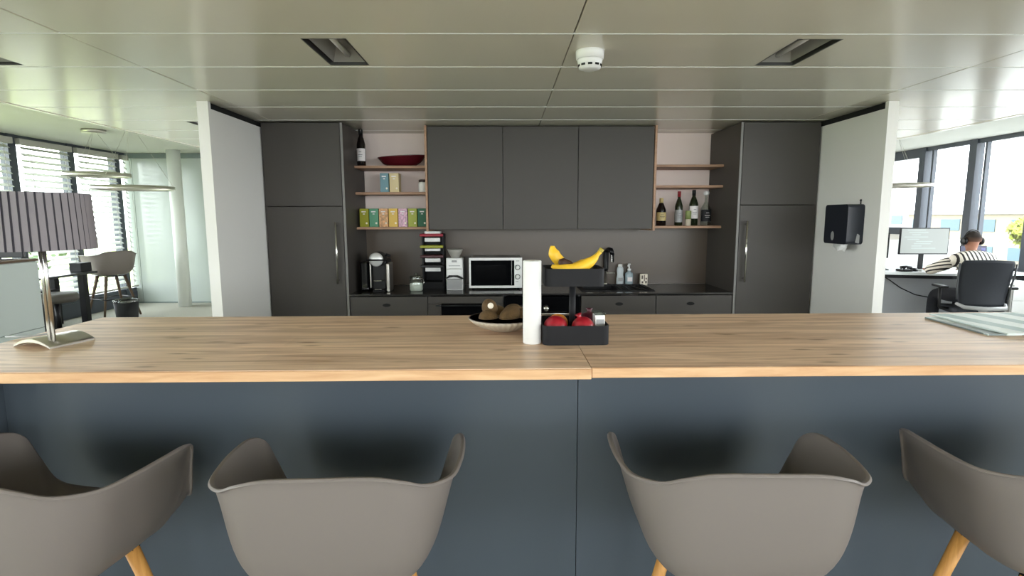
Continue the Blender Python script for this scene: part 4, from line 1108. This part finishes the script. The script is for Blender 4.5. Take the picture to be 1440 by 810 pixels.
# curved backrest
bk = MB(); n1, n2 = 14, 16; vf = []; vb_ = []
for j in range(n2+1):
    v_ = j/n2; z = .43+v_*.545; w = .215+.042*math.sin(PI*min(1, v_*1.05)*.62)+(-.02 if v_ > .95 else 0)
    y = -.235-.07*math.sin(PI*v_*.9)*0-.05*v_+.03*math.sin(v_*PI*1.2)
    rf = []; rb = []
    for i in range(n1+1):
        u = -1+2*i/n1; yy = y+.055*u*u
        rf.append(bk.bm.verts.new((u*w, yy+.012, z-.012*u*u*(v_ > .9)))); rb.append(bk.bm.verts.new((u*w, yy-.018, z-.012*u*u*(v_ > .9))))
    vf.append(rf); vb_.append(rb)
for j in range(n2):
    for i in range(n1):
        bk.bm.faces.new((vf[j][i], vf[j][i+1], vf[j+1][i+1], vf[j+1][i])).smooth = True; bk.bm.faces.new((vb_[j][i], vb_[j+1][i], vb_[j+1][i+1], vb_[j][i+1])).smooth = True
    for i in (0, n1): bk.bm.faces.new((vf[j][i], vf[j+1][i], vb_[j+1][i], vb_[j][i]))
for j in (0, n2):
    for i in range(n1): bk.bm.faces.new((vf[j][i], vf[j][i+1], vb_[j][i+1], vb_[j][i]))
bk.build('backrest', M['office_black'], t)
MB().tube([(-.24, -.17, .45), (-.20, -.27, .42), (0, -.30, .41), (.20, -.27, .42), (.24, -.17, .45)], [.018, .024, .026, .024, .018], 10).tube([(0, -.30, .41), (0, -.1, .335)], .03, 10).build('back_frame', M['grey_plastic'], t, label='grey lower back frame')
MB().tube([(.25, -.19, .50), (.262, -.2, .66), (.275, -.225, .8), (.275, -.24, .93)], .010, 8).build('side_rail', M['rail_dark'], t)
MB().tube([(-.25, -.19, .50), (-.262, -.2, .66), (-.275, -.225, .8), (-.275, -.24, .93)], .010, 8).build('side_rail', M['rail_dark'], t)
for s_ in (-1, 1):
    MB().tube([(s_*.24, .0, .36), (s_*.34, .0, .38), (s_*.345, .0, .62)], .018, 10).build('arm_post', M['black_plastic'], t)
    MB().box(s_*.345-.04, s_*.345+.04, -.12, .14, .62, .65, bev=.012, seg=3).build('armrest', M['black_plastic'], t)

# ------------------------------------------------------------------ seated man
def skin_obj(name, nodes, edges, m, parent, sub=2, root=0, smooth=True):
    me = bpy.data.meshes.new(name); me.from_pydata([n[0] for n in nodes], edges, [])
    o = bpy.data.objects.new(name, me); COL.objects.link(o)
    o.modifiers.new('k', 'SKIN')
    sv = me.skin_vertices[0].data
    for i, n in enumerate(nodes):
        r = n[1]; sv[i].radius = r if isinstance(r, tuple) else (r, r); sv[i].use_root = (i == root)
    s = o.modifiers.new('s', 'SUBSURF'); s.levels = sub; s.render_levels = sub
    dg = bpy.context.evaluated_depsgraph_get(); dg.update()
    me2 = bpy.data.meshes.new_from_object(o.evaluated_get(dg)); me2.name = name
    o.modifiers.clear(); o.data = me2
    for p in me2.polygons: p.use_smooth = True
    me2.materials.clear(); me2.materials.append(m)
    o.parent = parent
    return o
PX, PYY = 5.71, 6.49
t = thing('person', 'man in a black and white striped shirt and headphones sitting at the desk', 'person', (PX, PYY, 0), 0, world=False)
J = dict(pel=(0.02, -.05, .53), sp1=(.02, -.05, .66), sp2=(.01, -.01, .80), chest=(0, .05, .93), neck=(.0, .10, 1.01), neck2=(.015, .125, 1.06),
         lsh=(-.20, .07, .945), lel=(-.37, .27, .80), lwr=(-.18, .48, .812), rsh=(.20, .07, .94), rel=(.34, .20, .79), rwr=(.28, .45, .812),
         lhip=(-.10, -.02, .51), lkn=(-.20, .36, .50), lan=(-.18, .40, .10), lto=(-.19, .54, .04), rhip=(.12, -.02, .51), rkn=(.17, .40, .50), ran=(.17, .42, .10), rto=(.18, .56, .04))
names = []; nodes = []; edges = []
def nd(k, r): names.append(k); nodes.append((Vector(J[k]), r)); return len(nodes)-1
def ed(a, b): edges.append((names.index(a), names.index(b)))
for k, r in (('pel', (.15, .11)), ('sp1', (.135, .10)), ('sp2', (.13, .092)), ('chest', (.13, .08)), ('neck', .058), ('neck2', .055), ('lsh', .066), ('lel', .043), ('lwr', .028), ('rsh', .066), ('rel', .043), ('rwr', .028),
             ('lhip', .095), ('lkn', .065), ('lan', .042), ('lto', .035), ('rhip', .095), ('rkn', .065), ('ran', .042), ('rto', .035)): nd(k, r)
for a, b_ in (('pel', 'sp1'), ('sp1', 'sp2'), ('sp2', 'chest'), ('chest', 'neck'), ('neck', 'neck2'), ('chest', 'lsh'), ('lsh', 'lel'), ('lel', 'lwr'), ('chest', 'rsh'), ('rsh', 'rel'), ('rel', 'rwr'),
              ('pel', 'lhip'), ('lhip', 'lkn'), ('lkn', 'lan'), ('lan', 'lto'), ('pel', 'rhip'), ('rhip', 'rkn'), ('rkn', 'ran'), ('ran', 'rto')): ed(a, b_)
# head as part of the same skeleton
J.update(hd0=(.022, .135, 1.10), hd1=(.025, .145, 1.165), hd2=(.025, .135, 1.235))
for k, r in (('hd0', (.062, .07)), ('hd1', (.078, .094)), ('hd2', (.062, .075))): nd(k, r)
ed('neck2', 'hd0'); ed('hd0', 'hd1'); ed('hd1', 'hd2')
# hands: palm plus five fingers on each
def hand(side, wr, d, sgn):
    w = Vector(J[wr]); d = Vector(d).normalized(); lat = Vector((d.y, -d.x, 0)).normalized()*sgn; dn = Vector((0, 0, -1))
    J[side+'p'] = w+d*.055+dn*.012; nd(side+'p', (.03, .016)); ed(wr, side+'p')
    for q, (off, ln) in enumerate(((-.030, .062), (-.010, .074), (.010, .070), (.028, .055))):
        k = f'{side}f{q}'; b0 = J[side+'p']+lat*off+d*.035; J[k+'a'] = b0; J[k+'b'] = b0+d*ln*.55+dn*.006; J[k+'c'] = b0+d*ln+dn*.022
        nd(k+'a', .0105); nd(k+'b', .009); nd(k+'c', .008); ed(side+'p', k+'a'); ed(k+'a', k+'b'); ed(k+'b', k+'c')
    k = side+'t'; J[k+'a'] = w+d*.035-lat*.038+dn*.012; J[k+'b'] = w+d*.07-lat*.058+dn*.018; J[k+'c'] = w+d*.095-lat*.055+dn*.024
    nd(k+'a', .012); nd(k+'b', .0105); nd(k+'c', .009); ed(side+'p', k+'a'); ed(k+'a', k+'b'); ed(k+'b', k+'c')
hand('l', 'lwr', (.35, 1, -.05), 1); hand('r', 'rwr', (-.15, 1, -.05), -1)
body = skin_obj('body', nodes, edges, M['skin'], t, 2, 0)
def pick(keys, es, grow, name, m):
    ns = [(Vector(J[k]), tuple(x+grow for x in r) if isinstance(r, tuple) else r+grow) for k, r in keys]
    ix = [k for k, _ in keys]
    return skin_obj(name, ns, [(ix.index(a), ix.index(b_)) for a, b_ in es], m, t, 2, 0)
J['lcuff'] = Vector(J['lel']).lerp(Vector(J['lwr']), .86); J['rcuff'] = Vector(J['rel']).lerp(Vector(J['rwr']), .86)
J['lar'] = Vector(J['lsh']).lerp(Vector(J['lel']), .30); J['rar'] = Vector(J['rsh']).lerp(Vector(J['rel']), .30)
J['col'] = Vector(J['neck']).lerp(Vector(J['neck2']), .35)
pick((('pel', (.155, .12)), ('sp1', (.15, .112)), ('sp2', (.16, .118)), ('chest', (.175, .128)), ('col', .066), ('lsh', .084), ('rsh', .084), ('lar', .074), ('rar', .074)), (('lsh', 'lar'), ('rsh', 'rar'), ('pel', 'sp1'), ('sp1', 'sp2'), ('sp2', 'chest'), ('chest', 'col'), ('chest', 'lsh'), ('chest', 'rsh')), .008, 'shirt', M['shirt'])
pick((('lsh', .080), ('lel', .056), ('lcuff', .045)), (('lsh', 'lel'), ('lel', 'lcuff')), .009, 'sleeve', M['yoke'])
pick((('rsh', .080), ('rel', .056), ('rcuff', .045)), (('rsh', 'rel'), ('rel', 'rcuff')), .009, 'sleeve', M['yoke'])
pick((('pel', (.155, .115)), ('lhip', .1), ('lkn', .075), ('lan', .055), ('rhip', .1), ('rkn', .075), ('ran', .055)), (('pel', 'lhip'), ('lhip', 'lkn'), ('lkn', 'lan'), ('pel', 'rhip'), ('rhip', 'rkn'), ('rkn', 'ran')), .008, 'trousers', M['trousers'])
for s_ in ('l', 'r'):
    J[s_+'hl'] = Vector(J[s_+'an'])+Vector((0, -.03, -.05)); J[s_+'tp'] = Vector(J[s_+'to'])
    pick(((s_+'an', .045), (s_+'hl', .045), (s_+'tp', .036)), ((s_+'an', s_+'hl'), (s_+'hl', s_+'tp')), .008, 'shoe', M['black_matte'])
# face details and hair
_n = M['hair'].node_tree; _tc = _n.nodes.new('ShaderNodeTexCoord'); _sp = _n.nodes.new('ShaderNodeSeparateXYZ'); _mr = _n.nodes.new('ShaderNodeMapRange'); _rp = _n.nodes.new('ShaderNodeValToRGB')
_n.links.new(_tc.outputs['Object'], _sp.inputs[0]); _n.links.new(_sp.outputs['Z'], _mr.inputs['Value']); _mr.inputs['From Min'].default_value = 1.15; _mr.inputs['From Max'].default_value = 1.225
_rp.color_ramp.elements[0].color = (*lin((122, 88, 72)), 1); _rp.color_ramp.elements[1].color = (*lin((46, 38, 34)), 1)
_n.links.new(_mr.outputs[0], _rp.inputs['Fac']); _n.links.new(_rp.outputs['Color'], _n.nodes['Principled BSDF'].inputs['Base Color'])
hc = Vector((.025, .14, 1.18))
MB().ball(hc+Vector((0, .098, -.02)), .016, sc=(.75, 1, 1.3), u=12, v=8).build('nose', M['skin'], t)
for s_ in (-1, 1):
    MB().ball(hc+Vector((s_*.032, .084, .0)), .011, u=12, v=8).build('eye', M['white_plastic'], t)
    MB().ball(hc+Vector((s_*.082, .0, -.012)), .026, sc=(.4, .7, 1.1), u=14, v=10).build('ear', M['skin'], t)
MB().box(hc.x-.022, hc.x+.022, hc.y+.083, hc.y+.09, hc.z-.066, hc.z-.058, bev=.003).build('mouth', mat('lips', (140, 84, 76), .6), t)
hm = MB().ball(hc+Vector((0, -.006, .010)), 1, sc=(.0835, .102, .102), u=32, v=24)
lim = lambda v: hc.z-.028+.45*max(0, v.co.y-hc.y)
bmesh.ops.delete(hm.bm, geom=[v for v in hm.bm.verts if v.co.z < lim(v)], context='VERTS')
for v in hm.bm.verts:                                   # the hair thins out towards its edge
    t_ = min(1, (v.co.z-lim(v))/.05); q = .93+.07*t_
    v.co.x = hc.x+(v.co.x-hc.x)*q; v.co.y = hc.y+(v.co.y-hc.y)*q
hm.build('hair', M['hair'], t)
# headphones
t2 = thing('headphones', 'black over-ear headphones worn by the seated man', 'headphones', (PX, PYY, 1.2), world=False)
t2.location = Vector((PX, PYY, 0))+hc
for s_ in (-1, 1):
    o = MB().lathe([(.0, .0), (.042, .0), (.047, .008), (.047, .026), (.034, .034), (0, .034)], (0, 0, 0), 24).build('ear_cup', M['black_plastic'], t2)
    o.matrix_local = Matrix.Translation((s_*.088, -.005, -.012)) @ Matrix.Rotation(s_*R(90), 4, 'Y')
MB().tube([(.108*math.cos(a), -.005, .0+.125*math.sin(a)) for a in [PI*k/20 for k in range(21)]], .008, 8).build('headband', M['black_plastic'], t2)

# ------------------------------------------------------------------ outside
gl = mbox(-120, XL-1.0, -80, 140, -3.6, -3.5); o = gl.build('lawn_outside', M['lawn']); o['kind'] = 'structure'
gl = mbox(XR+1.0, 160, -80, 140, -3.6, -3.5); o = gl.build('ground_outside', M['pavement']); o['kind'] = 'structure'
def building(x0, x1, y0, y1, z1, wm, label, floors=2, win='facade_teal'):
    t = thing('office_building', label, 'building', ((x0+x1)/2, (y0+y1)/2, -3.5))
    w_ = mbox(x0, x1, y0, y1, -3.5, z1).build('walls', wm, t)
    mbox(x0-.3, x1+.3, y0-.3, y1+.3, z1, z1+.25).build('roof_edge', M['facade_white'], t)
    fh = (z1+3.5)/floors
    n = max(2, int((y1-y0)/4))
    for f in range(floors):
        for k in range(n):
            ya = y0+(k+.2)*(y1-y0)/n; yb = y0+(k+.8)*(y1-y0)/n
            mbox(x0-.06, x0+.02, ya, yb, -3.5+f*fh+.9, -3.5+f*fh+fh-.5).build('window_pane', M[win], t)
building(46, 60, 46, 62, 1.6, M['facade_cream'], 'cream low building seen through the right windows')
building(62, 76, 64, 92, 2.0, M['facade_white'], 'pale building behind the cream one, left through the right windows')
building(50, 66, 26, 44, 1.9, M['facade_white'], 'white building with teal windows seen right through the right windows')
def tree(x, y, r, z, label, m):
    t = thing('tree', label, 'tree', (x, y, -3.5))
    MB().tube([(x, y, -3.5), (x+.1, y, z)], [.16, .09], 10).build('trunk', M['bark'], t)
    f = MB(); rnd = random.Random(int(x*10))
    for k in range(420):
        a = rnd.random()*2*PI; q = math.acos(2*rnd.random()-1); rr = r*(.55+.5*rnd.random())
        c_ = Vector((x+rr*math.sin(q)*math.cos(a), y+rr*math.sin(q)*math.sin(a), z+rr*math.cos(q)*.8)); s_ = .12+.14*rnd.random()
        u_ = Vector((rnd.random()-.5, rnd.random()-.5, rnd.random()-.5)).normalized(); v_ = u_.orthogonal().normalized()
        f.bm.faces.new([f.bm.verts.new(c_+u_*s_), f.bm.verts.new(c_+v_*s_), f.bm.verts.new(c_-u_*s_), f.bm.verts.new(c_-v_*s_)])
    f.build('crown', m, t, fix=False)
tree(24.0, 24.6, .8, .75, 'yellow-green tree seen through the right-hand window', M['foliage'])
tree(30.0, 40.0, 1.3, -.6, 'dark green bushy tree before the cream building', M['foliage_dark'])
tree(-22, 20, 2.4, -.5, 'green tree outside the left blinds, near', M['foliage'])
tree(-30, 33, 3.0, -.2, 'dark tree outside the left blinds, farther off', M['foliage_dark'])

# ------------------------------------------------------------------ light
W = bpy.data.worlds.new('overcast_sky'); SC.world = W; W.use_nodes = True
nt = W.node_tree; bg = nt.nodes['Background']
tc = nt.nodes.new('ShaderNodeTexCoord'); sx_ = nt.nodes.new('ShaderNodeSeparateXYZ'); nt.links.new(tc.outputs['Generated'], sx_.inputs[0])
rp = nt.nodes.new('ShaderNodeValToRGB')
rp.color_ramp.elements[0].position = .0; rp.color_ramp.elements[0].color = (.965, .95, 1, 1)
rp.color_ramp.elements[1].position = .6; rp.color_ramp.elements[1].color = (.90, .92, 1, 1)
nt.links.new(sx_.outputs['Z'], rp.inputs['Fac']); nt.links.new(rp.outputs['Color'], bg.inputs['Color'])
bg.inputs['Strength'].default_value = 10.5
portal((XL-.2, (YB+YF)/2, 1.4), (0, R(-90), 0), 2.4, YF-YB)
portal((XR+.2, (YB+11)/2, 1.65), (0, R(90), 0), 1.9, 11-YB)
portal((.2, YB-.2, 1.5), (R(90), 0, 0), XR-XL, 2.1)

SC.view_settings.view_transform = 'Standard'; SC.view_settings.look = 'None'
SC.view_settings.gamma = 1; SC.view_settings.use_curve_mapping = False
SC.view_settings.exposure = 0.43
SC.cycles.use_denoising = True
SC.cycles.max_bounces = 10; SC.cycles.diffuse_bounces = 6; SC.cycles.transparent_max_bounces = 16
SC.cycles.sample_clamp_indirect = 10
for o in bpy.data.objects:
    if '_w' in o: del o['_w']
